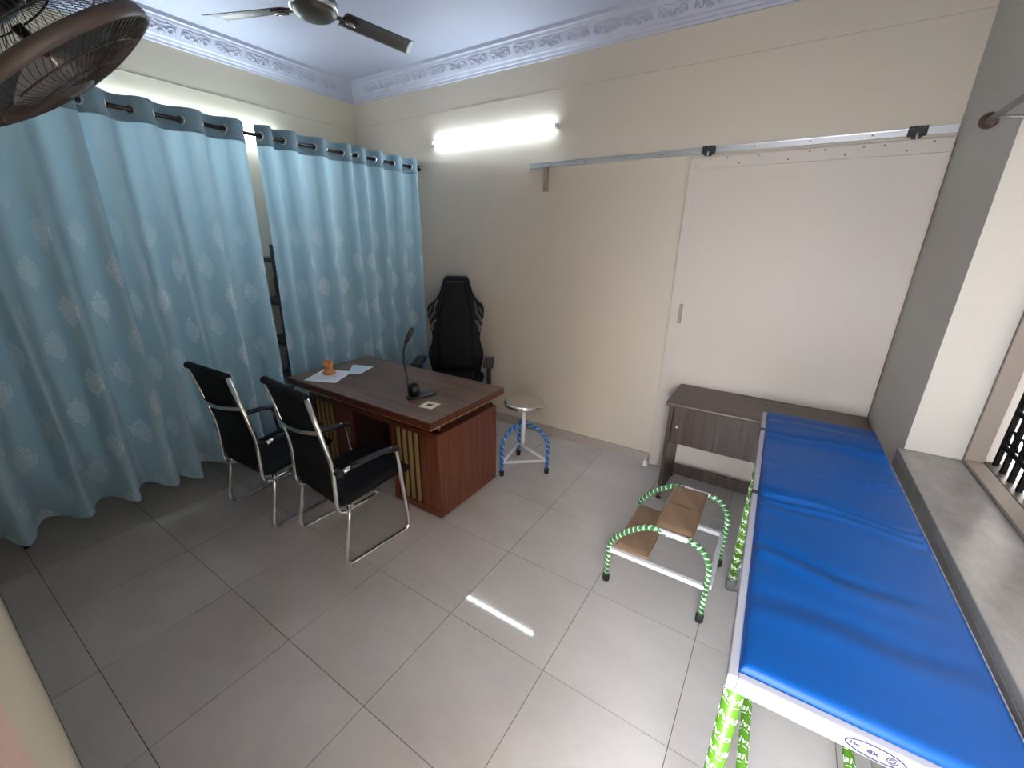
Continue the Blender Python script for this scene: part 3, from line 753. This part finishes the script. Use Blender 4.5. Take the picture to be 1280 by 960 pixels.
# ------------------------------------------------------------------ visitor chairs
def visitor_chair():
    t = thing('visitor_chair', None, 'chair', group='black mesh visitor chairs before the desk')
    wr_, wb_ = .247, .213
    for s in (-1, 1):
        path = fillet([(s * (wb_ + .004), .075, .345), (s * wr_, .055, .30), (s * wr_, .0, .013), (s * wr_, .43, .013), (s * wr_, .375, .565), (s * wr_, .33, .583)], [.02, .055, .055, .03], 7)
        MB().tube(path, .0125, 12).build('leg_frame', M['chrome'], t)
        # flattened pad arm with a chrome sleeve at the back
        arm = MB(); n = 9
        pa = [Vector((s * wr_, .10 + .29 * k / (n - 1), .578 + .006 * math.sin(PI * k / (n - 1)) - .007 * max(0, k - 6))) for k in range(n)]
        rows = []
        for k, c in enumerate(pa):
            hw, hh = .0225, .014
            rows.append([(c.x + hw * math.cos(a) * (1 if abs(math.cos(a)) < .9 else 1), c.y, c.z + hh * math.sin(a)) for a in [2 * PI * q / 12 for q in range(12)]])
        vs = [p for r in rows for p in r]
        fs = [(k * 12 + q, k * 12 + (q + 1) % 12, (k + 1) * 12 + (q + 1) % 12, (k + 1) * 12 + q) for k in range(n - 1) for q in range(12)] + [tuple(range(12))[::-1], tuple((n - 1) * 12 + q for q in range(12))]
        arm.add(vs, fs, True); arm.build('armrest', M['black'], t)
        MB().tube([(s * wr_, .045, .568), (s * wr_, .105, .576)], .0125, 12).build('arm_sleeve', M['chrome'], t)
        MB().tube([(s * (wb_ - .004), .03, .566), (s * (wr_ + .014), .036, .567)], .019, 12).build('arm_joint', M['black'], t)
        bp = fillet([(s * wb_, -.058, .985), (s * wb_, .02, .60), (s * wb_, .012, .312), (s * wb_, .24, .325)], [.05, .06], 7)
        MB().tube(bp, .0118, 12).build('back_tube', M['chrome'], t)
        MB().lathe([(.010, 0), (.0255, .001), (.0255, .012), (.020, .0155), (.011, .016)], 20, frame_mat(Vector((s * (wb_ - .002), -.058, .985)), (s, 0, 0))).build('end_cap', M['capmetal'], t)
        MB().lathe([(.011, .0161), (.010, .018), (.004, .0185)], 14, frame_mat(Vector((s * (wb_ - .002), -.058, .985)), (s, 0, 0))).build('cap_button', M['black'], t)
    # sling of mesh fabric: back and seat in one sheet
    w_ = wb_ - .010
    side = fillet([(0, -.052, .978), (0, .024, .60), (0, .020, .352), (0, .455, .405), (0, .478, .375)], [.05, .085, .03], 9)
    def skin(i0, i1, nm, th):
        seg_ = side[i0:i1]
        b = MB()
        L = len(seg_) - 1
        b.grid(lambda a, c: Vector((-w_ + 2 * w_ * a, seg_[round(c * L)].y - .018 * (1 - (2 * a - 1) ** 2) * (1 if nm == 'backrest' else 0), seg_[round(c * L)].z)), 10, L)
        o = b.build(nm, M['mesh'], t); so = o.modifiers.new('thickness', 'SOLIDIFY'); so.thickness = th; so.offset = 0
        return o
    cut = 15
    skin(0, cut + 1, 'backrest', .012); skin(cut, len(side), 'seat', .04)
    MB().tube([(-wb_ + .002, -.058, .985), (wb_ - .002, -.058, .985)], .0205, 14).build('head_roll', M['mesh'], t)
    bow = [(-wb_ + .11 * 0, -.024, .80)] + [(wb_ * (2 * k / 12 - 1), -.022 - .045 * (1 - (2 * k / 12 - 1) ** 2), .80 - .012 * (1 - (2 * k / 12 - 1) ** 2)) for k in range(1, 12)] + [(wb_, -.024, .80)]
    b = MB()
    for p, q in zip(bow, bow[1:]):
        b.add([(p[0], p[1], p[2] - .011), (q[0], q[1], q[2] - .011), (q[0], q[1], q[2] + .011), (p[0], p[1], p[2] + .011),
               (p[0], p[1] - .006, p[2] - .011), (q[0], q[1] - .006, q[2] - .011), (q[0], q[1] - .006, q[2] + .011), (p[0], p[1] - .006, p[2] + .011)],
              [(0, 3, 2, 1), (4, 5, 6, 7), (0, 1, 5, 4), (3, 7, 6, 2)], False)
    b.build('back_bow', M['chrome'], t)
    for yy in (.10, .26):
        MB().tube([(-wb_, yy, .325), (wb_, yy, .325)], .009, 10).build('crossbar', M['chrome'], t)
    return t
vc = visitor_chair(); vc.location = (-.895, .425, 0); vc.rotation_euler = (0, 0, math.radians(-5))
vc['label'] = 'black mesh chrome chair closest to the camera, drawn up at the desk kneehole'
vc2 = copy_tree(vc); vc2.location = (-1.51, .345, 0); vc2.rotation_euler = (0, 0, math.radians(2))
vc2['label'] = 'black mesh chrome chair beside the curtains, left of its twin'

# ------------------------------------------------------------------ gaming chair behind the desk
gc = thing('gaming_chair', 'tall black gaming chair with winged back behind the desk', 'chair', (-1.29, 2.072, 0), math.radians(33))
half = [(.085, 1.375), (.107, 1.362), (.118, 1.33), (.15, 1.225), (.185, 1.175), (.245, 1.125), (.252, 1.10), (.25, 1.04), (.225, .94), (.215, .84), (.225, .78), (.248, .72), (.25, .67), (.225, .56), (.20, .45)]
out = [(-x_, z_) for x_, z_ in half] + [(x_, z_) for x_, z_ in half[::-1]]
LEAN = 0.12
def back_y(z): return .19 + LEAN * (z - .5)
# local: chair faces -y
b = MB(); n = len(out)
fr_ = [(x_, back_y(z_) - .045 - .05 * max(0, (abs(x_) - .13)) / .12, z_) for x_, z_ in out]; bk = [(x_ * .94, back_y(z_) + .055, z_ - .004) for x_, z_ in out]
N2 = n // 2
vs = fr_ + bk
fs = []
for k in range(N2 - 1):
    a, c = k, n - 1 - k
    fs.append((a, a + 1, c - 1, c)); fs.append((n + a, n + c, n + c - 1, n + a + 1))
for k in range(n): k2 = (k + 1) % n; fs.append((k, n + k, n + k2, k2))
b.add(vs, fs); b.build('backrest', M['chairleather'], gc, .022, 4)
cush = MB(); hc = [(.085, 1.335), (.105, 1.23), (.125, 1.13), (.15, 1.05), (.15, .80), (.15, .58)]
oc = [(-x_, z_) for x_, z_ in hc] + [(x_, z_) for x_, z_ in hc[::-1]]
nn = len(oc); vs = [(x_, back_y(z_) - .112, z_) for x_, z_ in oc] + [(x_ * 1.06, back_y(z_) - .03, z_) for x_, z_ in oc]
fs = [tuple(range(nn)), tuple(range(nn, 2 * nn))[::-1]] + [(k, nn + k, nn + (k + 1) % nn, (k + 1) % nn) for k in range(nn)]
cush.add(vs, fs); cush.build('back_cushion', M['chairleather'], gc, .015, 3)
for s in (-1, 1):
    for (xa, za, xb, zb, xc, zc, w_) in ((.155, 1.17, .178, 1.11, .178, 1.055, .014), (.178, 1.065, .21, 1.02, .222, .985, .020), (.168, 1.0, .196, .955, .204, .90, .026), (.206, 1.115, .226, 1.07, .232, 1.045, .012)):
        b = MB()
        pp = [(xa, za), (xb, zb), (xc, zc)]
        for p, q_ in zip(pp, pp[1:]):
            def hw(z_):
                for (xa_, za_), (xb_, zb_) in zip(half, half[1:]):
                    if zb_ <= z_ <= za_: return xb_ + (xa_ - xb_) * (z_ - zb_) / max(1e-6, za_ - zb_)
                return .2
            def F(x_, z_): return (s * x_, back_y(z_) - .045 - .05 * max(0, hw(z_) - .13) / .12 - .005, z_)
            b.add([F(p[0], p[1]), F(q_[0], q_[1]), F(q_[0] + w_, q_[1] + .004), F(p[0] + w_, p[1] + .004)], [(0, 1, 2, 3)])
        o = b.build('side_stripe', M['chairgrey'], gc)
        so = o.modifiers.new('thickness', 'SOLIDIFY'); so.thickness = .006; so.offset = 0
b = MB(); b.box(-.245, .245, -.29, .22, .42, .52); b.build('seat', M['chairleather'], gc, .04, 4)
b = MB(); b.box(-.17, .17, -.28, .17, .50, .545); b.build('seat_cushion', M['chairleather'], gc, .02, 3)
for s in (-1, 1):
    a = MB(); a.box(s * .305 - .02, s * .305 + .02, -.06, .02, .45, .655); a.box(min(s * .235, s * .325), max(s * .235, s * .325), -.055, .015, .43, .465)
    a = a.build('arm_post', M['black'], gc, .006)
    MB().box(s * .305 - .045, s * .305 + .045, -.17, .10, .655, .688).build('arm_pad', M['black'], a, .012, 3)
MB().tube([(0, 0, .13), (0, 0, .42)], [.028, .028], 14).build('gas_column', M['black'], gc)
MB().box(-.10, .10, -.10, .10, .395, .42).build('tilt_plate', M['black'], gc, .006)
for k in range(5):
    a = 2 * PI * k / 5 + .3; d = Vector((math.cos(a), math.sin(a), 0))
    MB().tube([Vector((0, 0, .135)) + d * .02, Vector((0, 0, .12)) + d * .16, Vector((0, 0, .085)) + d * .315], [.03, .026, .018], 10).build('base_arm', M['black'], gc)
    c = MB(); c.lathe([(.012, -.024), (.027, -.022), (.030, -.012), (.030, .012), (.027, .022), (.012, .024)], 14, frame_mat(d * .315 + Vector((0, 0, .03)), Vector((-d.y, d.x, 0))))
    c.tube([d * .315 + Vector((0, 0, .045)), d * .315 + Vector((0, 0, .085))], .008, 8); c.build('caster', M['rubber'], gc)

# ------------------------------------------------------------------ round stool
sc_ = Vector((-.428, 1.845, 0))
so_ = thing('round_stool', 'round steel seat stool on blue wrapped tripod legs beside the desk', 'stool', sc_)
SZ = .555
b = MB(); b.lathe([(.02, SZ - .03), (.135, SZ - .03), (.148, SZ - .026), (.15, SZ - .006), (.146, SZ), (.13, SZ + .001), (0.0, SZ - .002)], 40); b.build('seat', M['steel'], so_)
MB().tube([(0, 0, .20), (0, 0, SZ - .03)], .0155, 14).build('screw_column', M['white'], so_)
feet = [Vector((-.495, 1.655, 0)) - sc_, Vector((-.232, 1.877, 0)) - sc_, Vector((-.563, 2.0, 0)) - sc_]
for fo in feet:
    d = fo.normalized(); R_ = fo.length
    path = [d * R_ + Vector((0, 0, .03)), d * R_ + Vector((0, 0, .13)), d * R_ + Vector((0, 0, .22))]
    for k in range(1, 10):
        a = (PI / 2) * k / 9; path.append(d * (R_ - (R_ - .02) * (1 - math.cos(a))) + Vector((0, 0, .22 + .155 * math.sin(a))))
    lg = MB().tube(path, .0145, 12).build('leg', M['bluewrap'], so_)
    MB().lathe([(.0185, 0), (.0185, .04), (.0155, .043)], 14, Matrix.Translation(fo)).build('rubber_foot', M['rubber'], lg)
for k in range(3):
    a_, b_ = feet[k], feet[(k + 1) % 3]
    MB().tube([a_ * .97 + Vector((0, 0, .105)), b_ * .97 + Vector((0, 0, .105))], .0105, 10).build('brace', M['white'], so_)

# ------------------------------------------------------------------ double step stool
ss = thing('step_stool', 'two step foot stool with tan pads and green banded hoops', 'step stool', (.77, 1.34, 0))
def S(x_, y_, z_): return Vector((x_ - .77, y_ - 1.34, z_))
for ya, dx in ((1.118, 0.0), (1.562, .022)):
    x0, x1 = .535 + dx, .995 + dx
    hp = [S(x0, ya, .035), S(x0, ya, .12), S(x0 + .002, ya, .205)] + [S(*p) for p in []]
    cv = catmull([S(x0, ya, .17), S(x0 + .004, ya, .235), S(x0 + .05, ya, .305), S(x0 + .115, ya, .365), S(x0 + .175, ya, .402), S(x0 + .225, ya, .408)], 5)
    hp = [S(x0, ya, .035), S(x0, ya, .10)] + cv
    up = MB().tube(hp, .0135, 12).build('hoop_leg', M['hoopwrap'], ss)
    MB().tube([S(x0 + .215, ya, .408), S(x0 + .36, ya, .404)], .0128, 12).build('hoop_top', M['white'], ss)
    cv = catmull([S(x0 + .35, ya, .404), S(x0 + .395, ya, .396), S(x0 + .435, ya, .36), S(x0 + .457, ya, .30), S(x1, ya, .22)], 5) + [S(x1, ya, .12), S(x1, ya, .035)]
    dnn = MB().tube(cv, .0135, 12).build('hoop_leg', M['hoopwrap'], ss)
    if dx == 0:
        hx = [S(x0 + .215 + .15 * k / 20, ya, .408 - .004 * k / 20) + Vector((0, .0142 * math.cos(k * .28 + 2.2), .0142 * math.sin(k * .28 + 2.2))) for k in range(21)]
        MB().tube(hx, .004, 6).build('loose_wrap', M['hoopwrap'], ss)
    for xx, par in ((x0, up), (x1, dnn)):
        MB().lathe([(.0175, 0), (.0175, .034), (.0145, .042)], 14, Matrix.Translation(S(xx, ya, 0))).build('rubber_foot', M['rubber'], par)
    MB().box(x0 + .005 - .77, x1 - .005 - .77, ya - .011 - 1.34, ya + .011 - 1.34, .185, .208).build('side_rail', M['white'], ss, .003)
for xx in (1.006,):
    MB().box(xx - .011 - .77, xx + .011 - .77, 1.128 - 1.34, 1.552 - 1.34, .185, .208).build('cross_rail', M['white'], ss, .003)
def pad(x0, x1, y0, y1, z0, z1, nm):
    b = MB()
    def fn(a, c):
        e = min(a, 1 - a, c, 1 - c); h = min(1, e / .06) ** .5
        return Vector((x0 + (x1 - x0) * a - .77, y0 + (y1 - y0) * c - 1.34, z0 + (z1 - z0) * (.55 + .45 * h) + .0025 * math.sin(a * 9 + c * 13)))
    b.grid(fn, 24, 30)
    b.box(x0 - .77, x1 - .77, y0 - 1.34, y1 - 1.34, z0, z0 + (z1 - z0) * .56)
    o = b.build(nm, M['tan'], ss)
    MB().box(x0 + .01 - .77, x1 - .01 - .77, (y0 + y1) / 2 - .002 - 1.34, (y0 + y1) / 2 + .002 - 1.34, z1 - .006, z1 + .0034).build('seam', M['seam'], o)
pad(.735, .905, 1.135, 1.55, .402, .428, 'upper_step'); pad(.560, .725, 1.132, 1.55, .2085, .232, 'lower_step')

# ------------------------------------------------------------------ side desk by the sliding door
sd = thing('side_desk', 'low dark oak side desk against the sliding door', 'desk', (1.07, 2.22, 0))
def Q(x0, x1, y0, y1, z0, z1): return (x0 - 1.07, x1 - 1.07, y0 - 2.22, y1 - 2.22, z0, z1)
MB().box(*Q(.535, 1.59, 1.995, 2.438, .698, .722)).build('desktop', M['sidewood'], sd, .008, 3)
for xa in (.557, 1.55): MB().box(*Q(xa, xa + .024, 2.02, 2.405, .02, .6975)).build('side_panel', M['sidewoodv'], sd, .001)
MB().box(*Q(.5815, .83, 2.075, 2.093, .415, .6975)).build('drawer_front', M['sidewoodv'], sd, .001)
MB().box(*Q(.833, 1.549, 2.075, 2.093, .415, .6975)).build('drawer_front', M['sidewoodv'], sd, .001)
MB().lathe([(.009, 0), (.009, .006), (.005, .008)], 12, frame_mat(Vector((.612 - 1.07, 2.075 - 2.22, .535)), (0, -1, 0))).build('lock', M['alu'], sd)
MB().box(*Q(.5815, 1.549, 2.385, 2.405, .02, .105)).build('bottom_rail', M['sidewoodv'], sd, .001)
for xa in (.569, 1.562):
    for yy in (2.03, 2.39):
        MB().lathe([(.018, 0), (.018, .012), (.012, .02)], 12, Matrix.Translation((xa - 1.07, yy - 2.22, 0))).build('glide_foot', M['rubber'], sd)

# ------------------------------------------------------------------ examination couch
ec = thing('examination_couch', 'white steel examination couch on green wrapped legs under the window', 'couch', (1.335, 1.0, 0), math.radians(1))
def E_(x_, y_, z_): return Vector((x_ - 1.335, y_ - 1.0, z_))
fx0, fx1, fy0, fy1, fz = 1.080, 1.556, .155, 1.862, .83
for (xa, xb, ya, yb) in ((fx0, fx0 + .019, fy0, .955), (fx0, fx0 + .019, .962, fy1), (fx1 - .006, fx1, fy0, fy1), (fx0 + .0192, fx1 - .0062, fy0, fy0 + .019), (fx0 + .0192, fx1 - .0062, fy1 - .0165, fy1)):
    MB().box(xa - 1.335, xb - 1.335, ya - 1.0, yb - 1.0, fz - .042, fz).build('frame_rail', M['dimmed_white'], ec, .003)
MB().box(fx0 + .0193 - 1.335, fx1 - .0063 - 1.335, fy0 + .0193 - 1.0, fy1 - .0168 - 1.0, fz - .034, fz - .026).build('deck', M['white'], ec)
for yy in (.9585, 1.60):
    o = MB().box(fx0 - .0025 - 1.335, fx0 + .0192 - 1.335, yy - .0125 - 1.0, yy + .0125 - 1.0, fz - .055, fz + .003).build('joint_strap', M['black'], ec, .002)
    o['label'] = 'black strap at the frame joint'
MB().box(1.18 - 1.335, 1.20 - 1.335, fy0 + .05 - 1.0, fy0 + .056 - 1.0, fz - .07, fz - .043).build('hook', M['black'], ec)
MB().lathe([(.008, 0), (.013, .004), (.013, .012), (.006, .016)], 12, frame_mat(E_(fx0, 1.47, fz - .02), (-1, 0, 0))).build('adjuster_knob', M['white'], ec)
tv, tf, _ = text_mesh('Jaivio', .033, 0, .25, .0007)
def letter_mesh(r, z0, z1, step, ang, base):
    b = MB(); z = z0; k = 0
    while z < z1:
        aoff = ang + .5 * math.sin(k * 1.7)
        def put(p):
            s_ = p.x; a = aoff + s_ / r; rr = r + .0009
            return Vector((rr * math.cos(a), rr * math.sin(a), z + p.y * .95 - .30 * s_))
        b.add([put(p) for p in tv], tf)
        for q in range(6):
            xa, xb = -.022 + q * .0075, -.022 + (q + 1) * .0075
            ps = [put(Vector(p)) for p in ((xa, -.0225, 0), (xb, -.0225, 0), (xb, -.0195, 0), (xa, -.0195, 0))]
            if q % 3 != 2: b.add(ps, [(0, 1, 2, 3)])
        z += step; k += 1
    return b.mesh('lettering', M['lettering'])
def letter(par):
    o = piece('lettering', let_me, par); o['kind'] = 'stuff'; return o
LR = .0195
leg_me = MB().tube([(0, 0, .045), (0, 0, fz - .0425)], LR, 20).mesh('leg', M['wrapgreen'])
foot_me = MB().lathe([(.024, 0), (.024, .05), (.0205, .056)], 18).mesh('rubber_foot', M['greyrubber'])
let_me = letter_mesh(LR, .085, fz - .06, .056, -PI / 2 - .45, 0)
for (x_, y_) in ((1.101, .182), (1.101, 1.427), (1.534, .182), (1.534, 1.427)):
    lg = piece('leg', leg_me, ec, E_(x_, y_, 0)); piece('rubber_foot', foot_me, lg); letter(lg)
SR = .0155
st_me = MB().tube([(0, 0, 0), (0, 0, 1.245)], SR, 16).mesh('stretcher', M['wrapgreen'])
st_let = letter_mesh(SR, .03, 1.21, .056, 0, 0)
for x_ in (1.20, 1.486):
    mm = frame_mat(E_(x_, .182, .15), (0, 1, 0), (0, 0, 1))
    o = piece('stretcher', st_me, ec, mat=mm); q_ = piece('lettering', st_let, o); q_['kind'] = 'stuff'
for yy in (.182, 1.427): MB().tube([E_(1.101, yy, .15), E_(1.534, yy, .15)], .012, 10).build('cross_tube', M['white'], ec)
# oval badge on the end rail
bz = fz - .021; bx = 1.325
lo = MB(); lo.tube([E_(bx + .043 * math.cos(2 * PI * k / 40), fy0 - .0003, bz + .0155 * math.sin(2 * PI * k / 40)) for k in range(40)], .0016, 6, closed=True)
def flat_text(mbb, body, size, cx, cz, bold=0):
    v_, f_, _m = text_mesh(body, size, 0, 0, bold)
    mbb.add([E_(cx + p.x, fy0 - .0006, cz + p.y) for p in v_], f_)
flat_text(lo, 'Ho', .0115, bx - .029, bz + .0005, .0006); flat_text(lo, 'ex', .018, bx - .003, bz, .0007)
for rr in (.0075, .0040): lo.tube([E_(bx + .0245 + rr * math.cos(2 * PI * k / 24), fy0 - .0003, bz + rr * math.sin(2 * PI * k / 24)) for k in range(24)], .0011, 6, closed=True)
o = lo.build('badge', M['logo'], ec); o['label'] = 'navy oval badge on the end rail'

# blue mattress: its own thing lying on the couch
mt = thing('couch_mattress', 'royal blue vinyl mattress with creases on the couch', 'mattress', (1.335, 1.0, fz - .0255), math.radians(1))
px0, px1, py0, py1, ph_ = 1.0995, 1.5495, .1745, 1.845, .042
creases = [(1.505, .050, .009, .10), (1.19, .020, .0035, .2), (.935, .030, .008, -.10), (.895, .022, .006, -.06), (.845, .035, .004, -.12), (.555, .045, .005, -.22), (.36, .06, .003, .1), (1.70, .05, .003, .05)]
def top_h(x_, y_):
    h = 0
    for yc, w_, a_, sl in creases:
        u_ = (x_ - 1.336) / .236
        yy = yc + sl * .12 * u_ + .012 * math.sin(u_ * 4 + yc * 9)
        fade = .55 + .45 * math.sin(u_ * 2.1 + yc * 5) if a_ < .006 else .8 + .2 * math.sin(u_ * 3 + yc * 4)
        dd = (y_ - yy) / w_
        h += 1.9 * a_ * fade * (math.exp(-dd * dd * 2) - 1.1 * math.exp(-((dd - 1.0) ** 2) * 3))
    return h
b = MB()
NX, NY = 40, 200
def padsurf(a, c):
    x_ = px0 + (px1 - px0) * a; y_ = py0 + (py1 - py0) * c
    ed = min((x_ - px0), (px1 - x_), (y_ - py0), (py1 - y_)); rr = .018
    k = min(1, ed / rr); drop = rr * (1 - math.sqrt(max(0, 1 - (1 - k) ** 2)))
    wv = .0018 * math.sin(y_ * 48 + 3 * math.sin(x_ * 7)) * math.exp(-(x_ - px0) / .035)
    return Vector((x_ - 1.335, y_ - 1.0, ph_ - drop + top_h(x_, y_) * k + wv * k))
def warp(t): # denser rows near the edges
    return t - .10 * math.sin(2 * PI * t) / (2 * PI) * 6 * .9 / 1.0 if False else .5 - .5 * math.cos(PI * t) if False else t
us = [0, .004, .012, .024, .04, .055] + [.055 + .89 * k / 30 for k in range(1, 31)] + [.96, .976, .988, .996, 1.0]
vs_ = [0, .001, .003, .006, .010, .015] + [.015 + .97 * k / NY for k in range(1, NY + 1)] + [.990, .994, .997, .999, 1.0]
P_ = [padsurf(a, c) for c in vs_ for a in us]; nu = len(us)
b.add(P_, [(j * nu + i, j * nu + i + 1, (j + 1) * nu + i + 1, (j + 1) * nu + i) for j in range(len(vs_) - 1) for i in range(nu - 1)], True)
zt = ph_ - .018
b.box(px0 - 1.335, px1 - 1.335, py0 - 1.0, py1 - 1.0, 0, zt)
b.build('cover', M['vinyl'], mt)
pp = [(px0 + .001, py0 + .001), (px1 - .001, py0 + .001), (px1 - .001, py1 - .001), (px0 + .001, py1 - .001)]
MB().tube(fillet([(pp[0][0] - 1.335, pp[0][1] - 1.0, zt - .001), (pp[1][0] - 1.335, pp[1][1] - 1.0, zt - .001), (pp[2][0] - 1.335, pp[2][1] - 1.0, zt - .001), (pp[3][0] - 1.335, pp[3][1] - 1.0, zt - .001), (pp[0][0] - 1.335, pp[0][1] - .99, zt - .001)], .012, 4), .0028, 6).build('piping', M['vinyl'], mt)

# ------------------------------------------------------------------ ceiling fan
cf = thing('ceiling_fan', 'brown three blade ceiling fan below the ceiling', 'fan', (-1.242, 1.016, 2.78))
MB().lathe([(0, -.052), (.05, -.049), (.085, -.038), (.104, -.022), (.108, -.012)], 36).build('hub_cap', M['cfan'], cf)
MB().lathe([(.108, -.012), (.116, -.010), (.118, .0), (.116, .008), (.108, .01)], 36).build('hub_rim', M['chrome'], cf)
MB().lathe([(.112, .0101), (.115, .03), (.10, .055), (.06, .075), (.03, .085)], 36).build('motor_body', M['cfandark'], cf)
MB().tube([(0, 0, .085), (0, 0, .235)], .0115, 12).build('down_rod', M['cfan'], cf)
MB().lathe([(.02, .195), (.055, .235), (.062, .262), (.062, .2695)], 24).build('canopy', M['cfan'], cf)
a_left = math.atan2(.798 - 1.016, -1.795 + 1.242)
b = MB()
def blade(a, c):
    r = .155 + (.594 - .155) * a; w_ = .052 + .010 * a
    yy = (c - .5) * 2 * w_; tip = .022 * (c - .5) * 2 * a
    return Vector((r + tip, yy, .0 - .012 * (c - .5) * 2 + .006 * math.sin(PI * c) - .006 * a))
b.grid(blade, 14, 8)
blade_me = b.mesh('blade', M['cfan'])
br = MB(); br.box(.10, .19, -.016, .016, -.004, .004); br.prism([(.165, -.028), (.235, -.022), (.25, 0), (.235, .022), (.165, .028)], -.008, .0035)
br_me = br.mesh('blade_bracket', M['cfandark'])
or_ = MB(); or_.tube([(.17, 0, -.010), (.20, .008, -.0105), (.225, .003, -.0105)], .003, 6); or_.tube([(.18, -.012, -.010), (.21, -.012, -.0105)], .0025, 6)
or_me = or_.mesh('bracket_ornament', M['chrome'])
for k in range(3):
    rz = a_left + k * 2 * PI / 3
    o = piece('blade', blade_me, cf, (0, 0, .004), (0, 0, rz)); so = o.modifiers.new('thickness', 'SOLIDIFY'); so.thickness = .003; so.offset = 0
    p_ = piece('blade_bracket', br_me, cf, (0, 0, 0), (0, 0, rz)); piece('bracket_ornament', or_me, p_)

# ------------------------------------------------------------------ cage fan on the near wall
nf = Vector((.13615745, .60629438, -.78349746))   # direction the fan blows
fcen = Vector((-.29466, -.28123, 2.00049)); FR = .203
wfn = bpy.data.objects.new('wall_fan', None); COL.objects.link(wfn); wfn.matrix_world = frame_mat(fcen, nf, (1, 0, 0))
tag(wfn, 'taupe caged wall fan hanging tilted in the upper left corner', 'fan')
BW = .0125
MB().lathe([(FR - .004, -BW), (FR + .002, -BW), (FR + .0045, 0), (FR + .002, BW), (FR - .004, BW), (FR - .0055, 0), (FR - .004, -BW)], 72).build('cage_rim', M['fanbrown'], wfn)
for sgn, depth, r_in, nsp, sw, nm in ((1, .03, .03, 84, .16, 'front_guard'), (-1, .085, .05, 84, -.16, 'rear_guard')):
    g = MB()
    for k in range(nsp):
        a0 = 2 * PI * k / nsp; pts = []
        for q in range(9):
            t = q / 8; r = FR - .003 - (FR - .003 - r_in) * t
            h_ = BW * .9 + depth * (1 - (r / FR) ** 2.4)
            a = a0 + sw * math.sin(PI * t * .9)
            pts.append((r * math.cos(a), r * math.sin(a), sgn * h_))
        g.tube(pts, .0009, 4)
    o = g.build(nm, M['fanwire'], wfn); o['kind'] = 'stuff'
    for rr in (.085, .15):
        h_ = BW * .9 + depth * (1 - (rr / FR) ** 2.4) - .001
        MB().tube([(rr * math.cos(2 * PI * k / 60), rr * math.sin(2 * PI * k / 60), sgn * h_) for k in range(60)], .0018, 5, closed=True).build('guard_ring', M['fanwire'], wfn)
MB().lathe([(.030, BW + .022), (.033, BW + .026), (.030, BW + .031), (0, BW + .033)], 32).build('badge_cap', M['fanbrown'], wfn)
MB().lathe([(.03, -.20), (.05, -.19), (.056, -.165), (.056, -.115), (.046, -.09), (.02, -.085)], 32).build('motor_housing', M['fanbrown'], wfn)
MB().lathe([(.012, -.07), (.012, .03)], 12).build('shaft', M['steel'], wfn)
MB().lathe([(.028, -.015), (.034, 0), (.030, .03), (.012, .038), (0, .039)], 20).build('blade_hub', M['fanblade'], wfn)
for k in range(3):
    a0 = 2 * PI * k / 3 + .5; b = MB()
    def fb(a, c):
        r = .03 + .13 * a; an = a0 + (c - .5) * (.34 + .25 * a) + .25 * a
        return Vector((r * math.cos(an), r * math.sin(an), .012 + (c - .5) * .034))
    b.grid(fb, 10, 10); o = b.build('blade', M['fanblade'], wfn); so = o.modifiers.new('thickness', 'SOLIDIFY'); so.thickness = .002; so.offset = 0
inv = wfn.matrix_world.inverted()
mot = fcen - nf * .175
arm = MB(); arm.tube([inv @ p for p in (mot, Vector((mot.x, mot.y - .06, mot.z - .02)), Vector((mot.x, YF + .04, mot.z - .10)), Vector((mot.x, YF + .004, mot.z - .12)))], [.022, .022, .02, .02], 12)
arm.build('wall_arm', M['fanbrown'], wfn)
pm = MB().box(mot.x - .05, mot.x + .05, YF + .0005, YF + .02, mot.z - .22, mot.z - .02)
pm.v = [tuple(inv @ Vector(p)) for p in pm.v]
pm.build('wall_plate', M['fanbrown'], wfn, .006)
